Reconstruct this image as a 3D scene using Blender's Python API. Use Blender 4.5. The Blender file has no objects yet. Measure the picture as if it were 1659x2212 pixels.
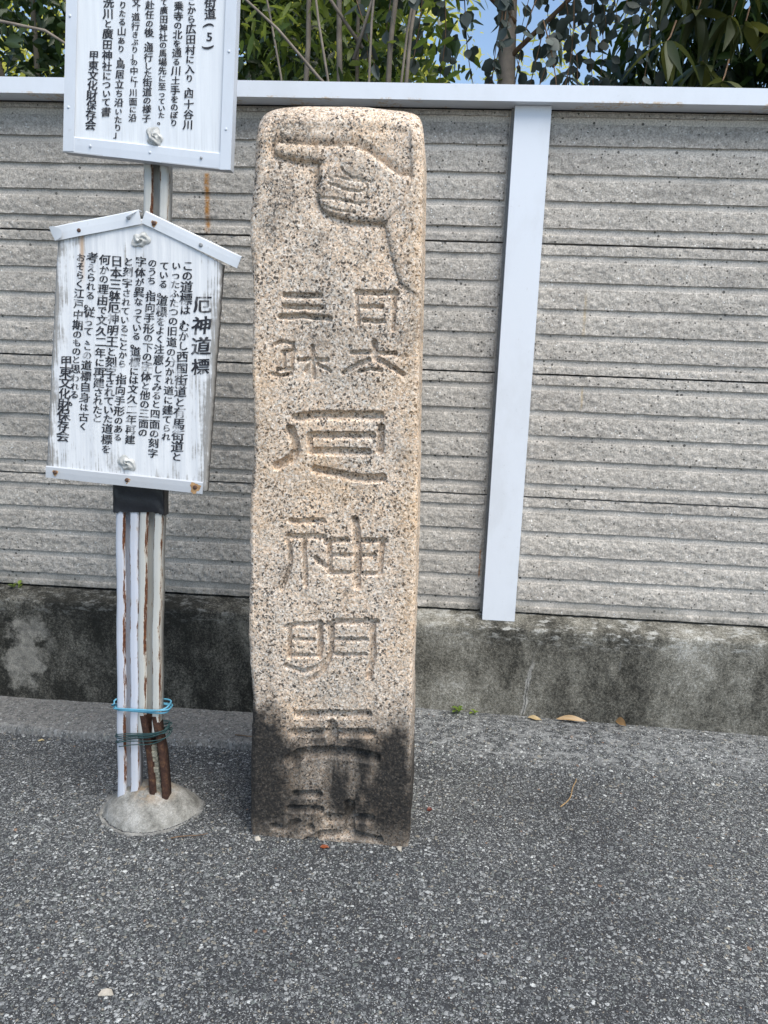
import bpy, math, random
import numpy as np
from mathutils import Vector, Matrix
random.seed(7); rng = np.random.default_rng(11)
R = math.radians
sc = bpy.context.scene; col = sc.collection

# ---------------------------------------------------------------- camera, sky, sun, exposure
cam = bpy.data.objects.new('camera', bpy.data.cameras.new('camera')); col.objects.link(cam); sc.camera = cam
cam.data.sensor_fit = 'VERTICAL'; cam.data.sensor_height = 36.0; cam.data.lens = 36.0 * 1661 / 2212
cam.data.clip_start = 0.05; cam.data.clip_end = 600
yaw, pitch, roll = R(3.6), R(10.7), R(2.2)
fw = Vector((-math.sin(yaw)*math.cos(pitch), math.cos(yaw)*math.cos(pitch), -math.sin(pitch)))
rt0 = fw.cross(Vector((0, 0, 1))).normalized(); up0 = rt0.cross(fw)
rt = rt0*math.cos(roll) + up0*math.sin(roll); up = -rt0*math.sin(roll) + up0*math.cos(roll)
cam.matrix_world = Matrix(((rt.x, up.x, -fw.x, 0), (rt.y, up.y, -fw.y, 0), (rt.z, up.z, -fw.z, 1.0), (0, 0, 0, 1)))

SUN_EL, SUN_AZ = R(58), R(137)         # bright hazy light from high up, front right: very soft shadows
world = bpy.data.worlds.new('World'); sc.world = world; world.use_nodes = True
wn = world.node_tree; bg = wn.nodes['Background']
sky = wn.nodes.new('ShaderNodeTexSky'); sky.sky_type = 'NISHITA'; sky.sun_disc = False
sky.sun_elevation = SUN_EL; sky.sun_rotation = SUN_AZ; sky.air_density = 1.0; sky.dust_density = 1.0; sky.ozone_density = 1.0
tint = wn.nodes.new('ShaderNodeMix'); tint.data_type = 'RGBA'; tint.blend_type = 'MULTIPLY'; tint.inputs[0].default_value = 1.0; tint.inputs[7].default_value = (.99, .99, .96, 1)
wn.links.new(sky.outputs[0], tint.inputs[6]); wn.links.new(tint.outputs[2], bg.inputs[0]); bg.inputs[1].default_value = 0.08
sun = bpy.data.objects.new('sun', bpy.data.lights.new('sun', 'SUN')); col.objects.link(sun)
sun.data.energy = 1.5; sun.data.angle = R(44); sun.data.color = (1.0, 0.95, 0.86)
sd = Vector((math.sin(SUN_AZ)*math.cos(SUN_EL), math.cos(SUN_AZ)*math.cos(SUN_EL), math.sin(SUN_EL)))
sun.rotation_euler = sd.to_track_quat('Z', 'Y').to_euler()
vs = sc.view_settings; vs.view_transform = 'Standard'; vs.look = 'None'; vs.gamma = 1.0; vs.exposure = 1.55
vs.use_curve_mapping = False
sc.cycles.max_bounces = 8

# ---------------------------------------------------------------- helpers
def tag(o, label=None, cat=None, group=None, kind=None):
    if label: o['label'] = label
    if cat: o['category'] = cat
    if group: o['group'] = group
    if kind: o['kind'] = kind
    return o
def empty(name, loc, **k):
    o = bpy.data.objects.new(name, None); col.objects.link(o); o.location = loc; o.empty_display_size = .05
    return tag(o, **k)
def link(name, me, mat=None, parent=None, smooth=False):
    o = bpy.data.objects.new(name, me); col.objects.link(o)
    if mat is not None and len(me.materials) == 0: me.materials.append(mat)
    if parent is not None:
        o.parent = parent; o.matrix_parent_inverse = Matrix.Translation(-world_loc(parent))
    if smooth: me.polygons.foreach_set('use_smooth', [True]*len(me.polygons))
    return o
def world_loc(o):
    # parents here are only translated; their children keep world coordinates in their meshes
    return Vector(o.location) if o.parent is None else Vector((0, 0, 0))
def mesh(name, V, F, mat=None, parent=None, smooth=False):
    me = bpy.data.meshes.new(name)
    V = np.asarray(V, np.float32); 
    if isinstance(F, np.ndarray):
        n, k = F.shape
        me.vertices.add(len(V)); me.vertices.foreach_set('co', V.ravel())
        me.loops.add(n*k); me.loops.foreach_set('vertex_index', F.astype(np.int32).ravel())
        me.polygons.add(n); me.polygons.foreach_set('loop_start', np.arange(0, n*k, k, dtype=np.int32))
        me.polygons.foreach_set('loop_total', np.full(n, k, np.int32)); me.update(calc_edges=True); me.validate()
    else:
        me.from_pydata([tuple(map(float, v)) for v in V], [], F); me.update()
    return link(name, me, mat, parent, smooth)
def gridF(nu, nv, wrap=False, flip=False):
    # vertices laid out [v][u]
    i = np.arange(nu if wrap else nu-1); j = np.arange(nv-1); I, J = np.meshgrid(i, j); I2 = (I+1) % nu
    F = np.stack([J*nu+I, J*nu+I2, (J+1)*nu+I2, (J+1)*nu+I], -1).reshape(-1, 4)
    return F[:, ::-1] if flip else F
class MB:
    def __init__(s): s.V = []; s.F = []
    def add(s, V, F):
        b = len(s.V); s.V += [tuple(map(float, v)) for v in V]; s.F += [tuple(int(b+i) for i in f) for f in F]; return s
    def box(s, x0, x1, y0, y1, z0, z1, c=0.0):
        if c <= 0:
            return s.add([(x0,y0,z0),(x1,y0,z0),(x1,y1,z0),(x0,y1,z0),(x0,y0,z1),(x1,y0,z1),(x1,y1,z1),(x0,y1,z1)],
                         [(0,3,2,1),(4,5,6,7),(0,1,5,4),(1,2,6,5),(2,3,7,6),(3,0,4,7)])
        return s.prism([(x0+c,z0),(x1-c,z0),(x1,z0+c),(x1,z1-c),(x1-c,z1),(x0+c,z1),(x0,z1-c),(x0,z0+c)], y0, y1, c)
    def prism(s, pts, y0, y1, c=0.0):          # outline in x,z (counter-clockwise seen from -y), swept from y0 (front) to y1
        n = len(pts); cx = sum(p[0] for p in pts)/n; cz = sum(p[1] for p in pts)/n
        def ring(y, ins):
            r = []
            for x, z in pts:
                L = math.hypot(x-cx, z-cz) or 1; r.append((x-(x-cx)/L*ins, y, z-(z-cz)/L*ins))
            return r
        rs = [ring(y0, c), ring(y0+c, 0), ring(y1, 0)] if c > 0 else [ring(y0, 0), ring(y1, 0)]
        V = [v for r in rs for v in r]; F = [tuple(range(n)), tuple(reversed(range((len(rs)-1)*n, len(rs)*n)))]
        for k in range(len(rs)-1):
            for i in range(n): j = (i+1) % n; F.append((k*n+i, (k+1)*n+i, (k+1)*n+j, k*n+j))
        return s.add(V, F)
    def tube(s, P, r, n=8, taper=None, closed=False):
        P = [Vector(p) for p in P]; m = len(P); V = []; F = []
        ref = Vector((0.13, 0.21, 0.97)).normalized()
        for i, p in enumerate(P):
            t = (P[min(i+1, m-1)] - P[max(i-1, 0)]).normalized()
            a = t.cross(ref); a = a.normalized() if a.length > 1e-3 else t.cross(Vector((1, 0, 0))).normalized(); b = t.cross(a)
            rr = r if taper is None else r + (taper-r)*i/(m-1)
            if callable(r): rr = r(i/(m-1))
            for k in range(n):
                q = 2*math.pi*k/n; V.append(p + (a*math.cos(q)+b*math.sin(q))*rr)
        for i in range(m-1):
            for k in range(n): F.append((i*n+k, i*n+(k+1) % n, (i+1)*n+(k+1) % n, (i+1)*n+k))
        F += [tuple(reversed(range(n))), tuple(range((m-1)*n, m*n))]
        return s.add(V, F)
    def disc(s, x, y, z, r, h, n=14):        # domed stud facing -y
        V = []; 
        for rr, yy in ((r, y), (r*.95, y-h*.6), (r*.6, y-h), (r*.25, y-h*1.0)):
            V += [(x+rr*math.cos(2*math.pi*k/n), yy, z+rr*math.sin(2*math.pi*k/n)) for k in range(n)]
        F = [(i*n+k, i*n+(k+1) % n, (i+1)*n+(k+1) % n, (i+1)*n+k) for i in range(3) for k in range(n)]+[tuple(range(3*n, 4*n))]
        return s.add(V, F)
    def build(s, name, mat, parent=None, smooth=False): return mesh(name, s.V, s.F, mat, parent, smooth)

def vnoise(x, y, f, seed, octaves=1):
    out = 0; amp = 1; tot = 0
    for o in range(octaves):
        r = np.random.default_rng(seed+o*101).random((256, 256)); X = x*f; Y = y*f
        xi = np.floor(X).astype(int); yi = np.floor(Y).astype(int); fx = X-xi; fy = Y-yi
        fx = fx*fx*(3-2*fx); fy = fy*fy*(3-2*fy)
        g = lambda a, b: r[a % 256, b % 256]
        out = out + amp*((g(xi, yi)*(1-fx)+g(xi+1, yi)*fx)*(1-fy)+(g(xi, yi+1)*(1-fx)+g(xi+1, yi+1)*fx)*fy*1.0)
        tot += amp; amp *= .55; f *= 2.07
    return out/tot*2-1
def sstep(a, b, x): t = np.clip((x-a)/(b-a), 0, 1); return t*t*(3-2*t)
def setattr_(o, name, vals):
    a = o.data.attributes.new(name, 'FLOAT', 'POINT'); a.data.foreach_set('value', np.asarray(vals, np.float32).ravel())

class NT:
    """small node-tree writer"""
    def __init__(s, name, rough=.8, spec=.3, metal=0.0):
        s.m = bpy.data.materials.new(name); s.m.use_nodes = True; s.t = s.m.node_tree; s.b = s.t.nodes['Principled BSDF']
        s.b.inputs['Roughness'].default_value = rough; s.b.inputs['Specular IOR Level'].default_value = spec; s.b.inputs['Metallic'].default_value = metal
        s.pos = s.n('ShaderNodeNewGeometry').outputs['Position']
    def n(s, t, **k):
        q = s.t.nodes.new(t)
        for a, v in k.items(): setattr(q, a, v)
        return q
    def put(s, sock, v):
        if isinstance(v, bpy.types.NodeSocket): s.t.links.new(v, sock)
        elif isinstance(v, (tuple, list)) and len(v) == 3 and sock.type == 'RGBA': sock.default_value = (*v, 1)
        else: sock.default_value = v
    def vec(s, scale=(1, 1, 1), src=None, loc=(0, 0, 0)):
        q = s.n('ShaderNodeMapping'); s.put(q.inputs[0], src or s.pos); q.inputs['Scale'].default_value = scale; q.inputs['Location'].default_value = loc; return q.outputs[0]
    def noise(s, sc_, det=3, rough=.55, v=None, dist=0.0, color=False):
        q = s.n('ShaderNodeTexNoise'); s.put(q.inputs['Vector'], v or s.pos); q.inputs['Scale'].default_value = sc_; q.inputs['Detail'].default_value = det
        q.inputs['Roughness'].default_value = rough; q.inputs['Distortion'].default_value = dist; return q.outputs['Color' if color else 'Fac']
    def vor(s, sc_, v=None, feature='F1', rnd=1.0, out='Distance'):
        q = s.n('ShaderNodeTexVoronoi', feature=feature); s.put(q.inputs['Vector'], v or s.pos); q.inputs['Scale'].default_value = sc_
        q.inputs['Randomness'].default_value = rnd; return q.outputs if out is None else q.outputs[out]
    def ramp(s, x, stops, interp='LINEAR'):
        q = s.n('ShaderNodeValToRGB'); s.put(q.inputs[0], x); e = q.color_ramp.elements; q.color_ramp.interpolation = interp
        while len(e) < len(stops): e.new(.5)
        for i, (p, c) in enumerate(stops):
            e[i].position = p; e[i].color = (*c, 1) if isinstance(c, tuple) else (c, c, c, 1)
        return q.outputs[0]
    def mix(s, f, a, b, mode='MIX'):
        q = s.n('ShaderNodeMix', data_type='RGBA', blend_type=mode); s.put(q.inputs[0], f); s.put(q.inputs[6], a); s.put(q.inputs[7], b); return q.outputs[2]
    def math(s, op, a, b=0.0, c=None, clamp=False):
        q = s.n('ShaderNodeMath', operation=op, use_clamp=clamp); s.put(q.inputs[0], a); s.put(q.inputs[1], b)
        if c is not None: s.put(q.inputs[2], c)
        return q.outputs[0]
    def sep(s, v=None):
        q = s.n('ShaderNodeSeparateXYZ'); s.put(q.inputs[0], v or s.pos); return q.outputs
    def attr(s, name): return s.n('ShaderNodeAttribute', attribute_name=name).outputs['Fac']
    def rng(s, x, a, b, c=0.0, d=1.0):
        q = s.n('ShaderNodeMapRange', interpolation_type='SMOOTHSTEP'); s.put(q.inputs[0], x)
        for i, k in enumerate((a, b, c, d)): q.inputs[1+i].default_value = k
        return q.outputs[0]
    def bump(s, h, strength=.5, dist=.002):
        q = s.n('ShaderNodeBump'); s.put(q.inputs['Height'], h); q.inputs['Strength'].default_value = strength; q.inputs['Distance'].default_value = dist
        if s.b.inputs['Normal'].is_linked: s.t.links.new(s.b.inputs['Normal'].links[0].from_socket, q.inputs['Normal'])
        s.t.links.new(q.outputs[0], s.b.inputs['Normal']); return s
    def color(s, c): s.put(s.b.inputs['Base Color'], c); return s
    def done(s): return s.m

# ---------------------------------------------------------------- materials
def m_granite():
    k = NT('granite', .88, .25)
    wob = k.noise(150, 3, color=True)
    v = k.n('ShaderNodeVectorMath', operation='MULTIPLY_ADD'); k.put(v.inputs[0], wob); v.inputs[1].default_value = (.010, .010, .010); k.put(v.inputs[2], k.pos); v = v.outputs[0]
    cell = k.sep(k.vor(360, v, out='Color'))
    grains = k.ramp(cell[0], [(0, (.36, .29, .22)), (.14, (.56, .45, .34)), (.36, (.64, .54, .43)), (.58, (.47, .43, .37)), (.74, (.74, .67, .57)), (.92, (.30, .28, .25))], 'CONSTANT')
    hue = k.ramp(k.noise(7, 4), [(.30, (.84, .83, .84)), (.5, (1.08, 1.02, .99)), (.70, (1.18, 1.05, .94))])
    c = k.mix(1.0, grains, hue, 'MULTIPLY')
    # black mica specks, two sizes, clustered
    o1 = k.vor(215, v, out=None); s1 = k.sep(o1['Color'])[1]; clus = k.noise(16, 3)
    thr = k.rng(clus, .33, .66, .05, .33); m1 = k.math('MULTIPLY', k.math('LESS_THAN', s1, thr), k.math('LESS_THAN', o1['Distance'], k.math('ADD', .30, k.math('MULTIPLY', k.sep(o1['Color'])[0], .4))))
    o2 = k.vor(400, v, out=None); s2 = k.sep(o2['Color'])[2]; m2 = k.math('MULTIPLY', k.math('LESS_THAN', s2, .13), k.math('LESS_THAN', o2['Distance'], .5))
    o3 = k.vor(120, v, out=None); q3 = k.sep(o3['Color']); m3 = k.math('MULTIPLY', k.math('LESS_THAN', q3[1], k.rng(clus, .45, .66, .0, .14)), k.math('LESS_THAN', o3['Distance'], k.math('ADD', .2, k.math('MULTIPLY', q3[0], .35))))
    m1 = k.math('MAXIMUM', m1, m3); c = k.mix(k.math('MULTIPLY', m1, .86), c, (.030, .027, .026)); c = k.mix(k.math('MULTIPLY', m2, .8), c, (.04, .037, .035))
    # lighter worn grains
    c = k.mix(k.math('MULTIPLY', k.math('LESS_THAN', cell[2], .1), .6), c, (.80, .76, .70))
    # warm bounce light painted toward the right arris, rust-yellow weathering in blotches (attributes painted by position)
    c = k.mix(k.math('MULTIPLY', k.attr('ochre_bounce'), .30), c, k.mix(.5, c, (.62, .36, .13)))
    c = k.mix(k.math('MULTIPLY', k.attr('lichen'), k.rng(k.noise(210, 3, .7), .38, .62)), c, (.045, .045, .045))
    st = k.attr('stain'); dirt = k.ramp(k.noise(120, 4, .7), [(.3, (.012, .012, .013)), (.55, (.026, .024, .022)), (.75, (.070, .058, .046))])
    g = k.math('MULTIPLY', st, k.rng(k.noise(260, 3, .7), .2, .55, .84, 1.0)); c = k.mix(g, c, dirt)
    k.color(c)
    k.put(k.b.inputs['Roughness'], k.rng(st, 0, 1, .9, .62))
    k.bump(k.math('ADD', k.noise(320, 3, .7), k.math('MULTIPLY', cell[1], .5)), .55, .0012)
    return k.done()

def m_panel(smooth=False):
    k = NT('cast_concrete_smooth' if smooth else 'cast_concrete_rough', .9, .2)
    base = k.ramp(k.noise(4, 5, .6), [(.3, (.49, .46, .42)), (.7, (.60, .565, .52))]) if smooth else k.ramp(k.noise(5, 5, .6), [(.3, (.465, .435, .40)), (.7, (.57, .535, .49))])
    c = k.mix(k.rng(k.noise(230, 3, .7), .3, .7), k.mix(1, base, (.66, .65, .64), 'MULTIPLY'), k.mix(1, base, (1.22, 1.22, 1.21), 'MULTIPLY'))
    if not smooth: c = k.mix(1, c, k.ramp(k.noise(75, 5, .75), [(.36, (.70, .70, .69)), (.62, (1.15, 1.15, 1.15))]), 'MULTIPLY')
    o = k.vor(120 if not smooth else 90, out=None); q = k.sep(o['Color'])
    dens = k.rng(k.noise(2.2, 2), .38, .62, .06, .34)
    pit = k.math('MULTIPLY', k.math('LESS_THAN', q[0], dens), k.math('LESS_THAN', o['Distance'], k.math('MULTIPLY', q[2], .36))); c = k.mix(k.math('MULTIPLY', pit, .85), c, (.05, .047, .043))
    wh = k.math('MULTIPLY', k.math('GREATER_THAN', q[1], .965), k.math('LESS_THAN', o['Distance'], .22)); c = k.mix(wh, c, (.8, .8, .78))
    # grey wash marks, dirtier near the bottom, darker towards the left
    p = k.sep(); wash = k.rng(k.noise(1.0, 4, .65, v=k.vec((3, 1, 14))), .50, .72)
    c = k.mix(k.math('MULTIPLY', wash, .42), c, (.17, .165, .155))
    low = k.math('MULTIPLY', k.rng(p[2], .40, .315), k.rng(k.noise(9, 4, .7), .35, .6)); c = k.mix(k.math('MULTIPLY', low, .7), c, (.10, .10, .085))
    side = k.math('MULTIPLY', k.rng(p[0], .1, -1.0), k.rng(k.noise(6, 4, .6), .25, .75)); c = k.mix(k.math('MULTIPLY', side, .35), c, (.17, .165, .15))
    # rust runs: one strong below a fixing, two faint ones, and the thin one beside the post
    def run(x0, w, z0, z1, a, cc):
        nonlocal c
        dx = k.math('ABSOLUTE', k.math('SUBTRACT', p[0], k.math('ADD', x0-w*.6, k.math('MULTIPLY', k.noise(14, 2), w*1.2))))
        f = k.math('MULTIPLY', k.rng(dx, w, w*.15), k.math('MULTIPLY', k.rng(p[2], z0, z0+.02), k.rng(p[2], z1+.012, z1)))
        f = k.math('MULTIPLY', f, k.rng(k.noise(70, 3, .7), .25, .6)); c = k.mix(k.math('MULTIPLY', f, a), c, cc)
    run(-.632, .011, 1.325, 1.475, .95, (.36, .17, .04)); run(.375, .006, 1.09, 1.20, .5, (.45, .33, .16)); run(.385, .005, .90, .96, .5, (.45, .33, .16)); run(.142, .0035, .42, .50, .9, (.42, .18, .05))
    k.color(c)
    k.bump(k.noise(95 if not smooth else 260, 5, .75), 1.0 if not smooth else .3, .0052 if not smooth else .001)
    k.bump(k.math('MULTIPLY', pit, -1.0), .5, .002)
    return k.done()

def m_base():
    k = NT('weathered_concrete', .92, .2); p = k.sep()
    n1 = k.noise(13, 8, .74, v=k.vec((1, 1, .55))); n2 = k.noise(170, 5, .85); n3 = k.noise(3.0, 3, .5)
    bright = k.rng(p[0], -.35, .05, -.02, .09)  # shade on the left put into the colour: darker left, paler right
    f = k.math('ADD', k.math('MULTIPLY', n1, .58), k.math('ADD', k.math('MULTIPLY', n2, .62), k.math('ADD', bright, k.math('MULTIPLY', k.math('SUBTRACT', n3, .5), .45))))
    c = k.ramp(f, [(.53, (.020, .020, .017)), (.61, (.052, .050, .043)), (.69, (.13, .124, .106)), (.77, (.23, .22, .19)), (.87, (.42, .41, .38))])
    # pale efflorescence near the top arris and the old chip on the left
    e = k.math('MULTIPLY', k.math('MULTIPLY', k.rng(p[2], .235, .30), k.rng(p[0], -.3, .3, .35, 1)), k.rng(k.noise(40, 5, .75, v=k.vec((.6, 1, 1.6))), .50, .64)); c = k.mix(k.math('MULTIPLY', e, .75), c, (.46, .46, .44))
    d = k.n('ShaderNodeVectorMath', operation='DISTANCE'); k.put(d.inputs[0], k.vec((1, 0, .62))); d.inputs[1].default_value = (-1.165, 0, .088)
    q = k.rng(k.math('ADD', d.outputs['Value'], k.math('MULTIPLY', k.noise(13, 6, .7), .22)), .185, .150); c = k.mix(k.math('MULTIPLY', q, .8), c, k.ramp(k.noise(50, 3), [(.35, (.20, .19, .17)), (.65, (.34, .32, .28))]))
    # pale crack with repair slurry
    dx = k.math('ABSOLUTE', k.math('SUBTRACT', p[0], k.math('ADD', .262, k.math('ADD', k.math('MULTIPLY', p[2], .12), k.math('MULTIPLY', k.noise(18, 3), .03)))))
    f2 = k.math('MULTIPLY', k.rng(dx, .008, .002), k.math('MULTIPLY', k.rng(p[2], .26, .14), k.rng(k.noise(30, 2), .3, .55))); c = k.mix(k.math('MULTIPLY', f2, .6), c, (.50, .49, .47))
    c = k.mix(k.math('MULTIPLY', k.math('MULTIPLY', k.rng(dx, .0022, .0006), k.rng(p[2], .20, .12)), .8), c, (.04, .04, .035))
    scr = k.math('MULTIPLY', k.rng(k.noise(1.0, 3, .6, v=k.vec((34, 1, 7), k.vec((1, 1, 1)))), .66, .72), k.rng(p[0], .3, .6)); c = k.mix(k.math('MULTIPLY', scr, .22), c, (.4, .4, .38))
    c = k.mix(1, c, k.ramp(k.noise(420, 3, .8), [(.35, (.55, .55, .55)), (.65, (1.35, 1.35, 1.33))]), 'MULTIPLY'); k.color(c); k.bump(k.math('ADD', k.noise(140, 4, .75), k.math('MULTIPLY', n1, .6)), .8, .003); return k.done()

def m_asphalt(kind=0):
    k = NT('asphalt' if kind == 0 else 'worn_kerb_concrete', .85, .35); p = k.sep()
    wob = k.n('ShaderNodeVectorMath', operation='MULTIPLY_ADD'); k.put(wob.inputs[0], k.noise(120, 2, color=True)); wob.inputs[1].default_value = (.009, .009, .004); k.put(wob.inputs[2], k.vec((1, 1.0, .4))); v = wob.outputs[0]
    c = k.ramp(k.noise(420, 3, .7), [(.3, (.018, .019, .021)), (.6, (.040, .042, .045)), (.75, (.095, .10, .105))])
    h = k.math('MULTIPLY', k.noise(300, 3, .7), .35)
    pal = [(0, (.050, .054, .060)), (.22, (.10, .107, .113)), (.42, (.17, .18, .185)), (.60, (.14, .155, .15)), (.70, (.27, .28, .285)), (.84, (.25, .235, .20)), (.89, (.36, .375, .38)), (.97, (.50, .52, .52)), (.993, (.22, .15, .11))]
    worn = k.rng(k.noise(2.3, 4, .6), .3, .7, .42, .72)
    for sc_, dens, thr in ((430, .8, .50), (235, .66, .50), (140, .46, .48), (85, .20, .42)):
        o = k.vor(sc_, v, out=None); q = k.sep(o['Color'])
        inside = k.math('MULTIPLY', k.rng(o['Distance'], thr, thr-.08), k.math('LESS_THAN', q[1], k.math('MULTIPLY', worn, dens*1.7)))
        cc = k.ramp(q[0], pal, 'CONSTANT'); c = k.mix(inside, c, k.mix(.8, cc, k.mix(1, cc, k.ramp(k.noise(500, 2), [(.3, .7), (.7, 1.3)]), 'MULTIPLY')))
        h = k.math('ADD', h, k.math('MULTIPLY', k.math('MULTIPLY', inside, k.math('SUBTRACT', 1.0, o['Distance'])), 90.0/sc_))
    big = k.ramp(k.noise(1.9, 6, .65), [(.32, (.68, .68, .69)), (.5, (.98, .97, .95)), (.68, (1.2, 1.18, 1.14))]); c = k.mix(1, c, big, 'MULTIPLY')
    # pale mortar dust along the wall foot on the right
    mask = k.math('MULTIPLY', k.rng(p[2], .004, .02), k.math('MULTIPLY', k.rng(p[0], -.1, .0), k.rng(p[1], 2.3, 2.1)))
    dust = k.math('MULTIPLY', mask, k.rng(k.noise(70, 5, .75, v=k.vec((.5, 1, 1))), .42, .68)); c = k.mix(k.math('MULTIPLY', dust, .65), c, (.34, .345, .34))
    if kind == 1:
        c = k.mix(k.rng(k.noise(60, 5, .75), .3, .7, .15, .85), c, k.ramp(k.noise(130, 4, .7), [(.3, (.13, .125, .115)), (.7, (.32, .31, .29))]))
    k.color(c); k.bump(h, .8 if kind == 0 else .5, .0035); return k.done()

def m_paint(name, colr=(.74, .77, .80), rough=.45, dirt=.1, rust=0.0, streak=False, metal=0.0):
    k = NT(name, rough, .4, metal); p = k.sep()
    c = k.mix(k.math('MULTIPLY', k.rng(k.noise(9, 5, .65, v=k.vec((1, 1, .5))), .40, .70), dirt), colr, (.36, .35, .33))
    c = k.mix(k.math('MULTIPLY', k.rng(k.noise(70, 4, .7), .62, .75), dirt*1.2), c, (.3, .29, .27))
    if rust:
        e = k.attr('edge'); n = k.noise(1, 5, .75, v=k.vec((130, 130, 22 if streak else 60)))
        f = k.rng(k.math('ADD', n, k.math('MULTIPLY', e, .22)), .64+.1*(1-rust), .69+.1*(1-rust))
        rc = k.ramp(k.noise(140, 4, .7), [(.3, (.055, .022, .014)), (.55, (.13, .05, .025)), (.75, (.28, .12, .045))]); c = k.mix(f, c, rc)
        halo = k.rng(k.math('ADD', n, k.math('MULTIPLY', e, .22)), .57+.1*(1-rust), .67+.1*(1-rust)); c = k.mix(k.math('MULTIPLY', k.math('SUBTRACT', halo, f), .35), c, (.60, .42, .22))
        k.put(k.b.inputs['Roughness'], k.rng(f, 0, 1, rough, .9)); k.bump(f, .4, .0006)
    if name == 'cap_rail_paint':
        f = k.math('MULTIPLY', k.rng(p[2], 1.6560, 1.6515), k.math('MULTIPLY', k.rng(k.noise(9, 2), .50, .60), k.rng(k.noise(80, 4, .7), .45, .62))); c = k.mix(k.math('MULTIPLY', f, .7), c, (.50, .33, .14))
    k.color(c); k.bump(k.noise(35, 3), .12, .002); return k.done()

def m_rust():
    k = NT('heavy_rust', .95, .2); c = k.ramp(k.noise(90, 5, .75), [(.3, (.024, .015, .013)), (.52, (.060, .032, .024)), (.68, (.12, .065, .036)), (.82, (.28, .18, .10))]); k.color(c); k.bump(k.noise(160, 5, .75), .9, .003); return k.done()

def m_boardwood(old):
    k = NT('whitewashed_board' if old else 'painted_board', .75 if old else .6, .25); p = k.sep()
    g = k.noise(1, 6, .78, v=k.vec((330, 1, 7))); g2 = k.noise(1, 3, .6, v=k.vec((120, 1, 3.5)))
    if old:
        base = k.ramp(g2, [(.3, (.62, .64, .67)), (.7, (.78, .79, .80))]); wood = k.ramp(g, [(.3, (.10, .09, .08)), (.7, (.30, .28, .25))])
        e = k.attr('edge')
        f = k.rng(k.math('ADD', k.math('ADD', k.math('MULTIPLY', g, .6), k.math('MULTIPLY', k.noise(16, 4, .7), .4)), k.math('MULTIPLY', e, .17)), .555, .64)
        c = k.mix(k.math('MULTIPLY', f, .85), base, wood)
        # one rust run under the left screw of the roof strip
        dx = k.math('ABSOLUTE', k.math('SUBTRACT', p[0], -.6945)); r = k.math('MULTIPLY', k.rng(dx, .007, .001), k.math('MULTIPLY', k.rng(p[2], 1.12, 1.19), k.rng(k.noise(60, 3), .2, .55))); c = k.mix(k.math('MULTIPLY', r, .7), c, (.48, .28, .12))
        k.bump(g, .5, .0012); k.bump(f, -.3, .0008)
    else:
        base = k.ramp(g2, [(.3, (.68, .71, .75)), (.7, (.75, .78, .81))]); lo = k.math('MULTIPLY', k.rng(p[2], 1.46, 1.375), k.rng(g, .45, .68)); c = k.mix(k.math('MULTIPLY', lo, .35), base, (.33, .33, .32))
        c = k.mix(k.math('MULTIPLY', k.rng(g, .58, .7), .08), c, (.35, .35, .35)); k.bump(g, .25, .0008)
    k.color(c); return k.done()

def m_ink(fade):
    k = NT('brushed_ink', .6, .3); k.color(k.ramp(k.noise(60, 3), [(.3, (.012, .013, .018)), (.7, (.035, .036, .045))]))
    if fade:
        tr = k.n('ShaderNodeBsdfTransparent'); mx = k.n('ShaderNodeMixShader')
        f = k.math('ADD', k.math('MULTIPLY', k.rng(k.noise(34, 2, .5), .50, .72), .75), k.math('MULTIPLY', k.rng(k.noise(1, 4, .7, v=k.vec((500, 1, 24))), .56, .66), .65), clamp=True)
        k.put(mx.inputs[0], f); k.t.links.new(k.b.outputs[0], mx.inputs[1]); k.t.links.new(tr.outputs[0], mx.inputs[2]); k.t.links.new(mx.outputs[0], k.t.nodes['Material Output'].inputs[0])
    return k.done()

def m_leaf(name, a, b, trans=.35, tcol=None, rough=.4):
    k = NT(name, rough, .45); rnd = k.n('ShaderNodeNewGeometry').outputs['Random Per Island']; oi = k.n('ShaderNodeObjectInfo').outputs['Random']
    r = k.math('FRACT', k.math('ADD', rnd, oi)); c = k.mix(r, a, b); c = k.mix(k.math('MULTIPLY', k.rng(k.noise(40, 3), .4, .7), .3), c, tuple(x*.55 for x in a)); k.color(c)
    t = k.n('ShaderNodeBsdfTranslucent'); k.put(t.inputs[0], k.mix(r, tcol or tuple(min(1, x*2.2) for x in b), tuple(min(1, x*1.6) for x in a))); mx = k.n('ShaderNodeMixShader'); mx.inputs[0].default_value = trans
    k.t.links.new(k.b.outputs[0], mx.inputs[1]); k.t.links.new(t.outputs[0], mx.inputs[2]); k.t.links.new(mx.outputs[0], k.t.nodes['Material Output'].inputs[0]); return k.done()
def m_simple(name, colr, rough=.7, var=.25, scale=60, bump=.4, spec=.3):
    k = NT(name, rough, spec); k.color(k.ramp(k.noise(scale, 4, .65), [(.3, tuple(x*(1-var) for x in colr)), (.7, tuple(min(1, x*(1+var)) for x in colr))])); k.bump(k.noise(scale*2, 4, .7), bump, .0015); return k.done()

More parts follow.
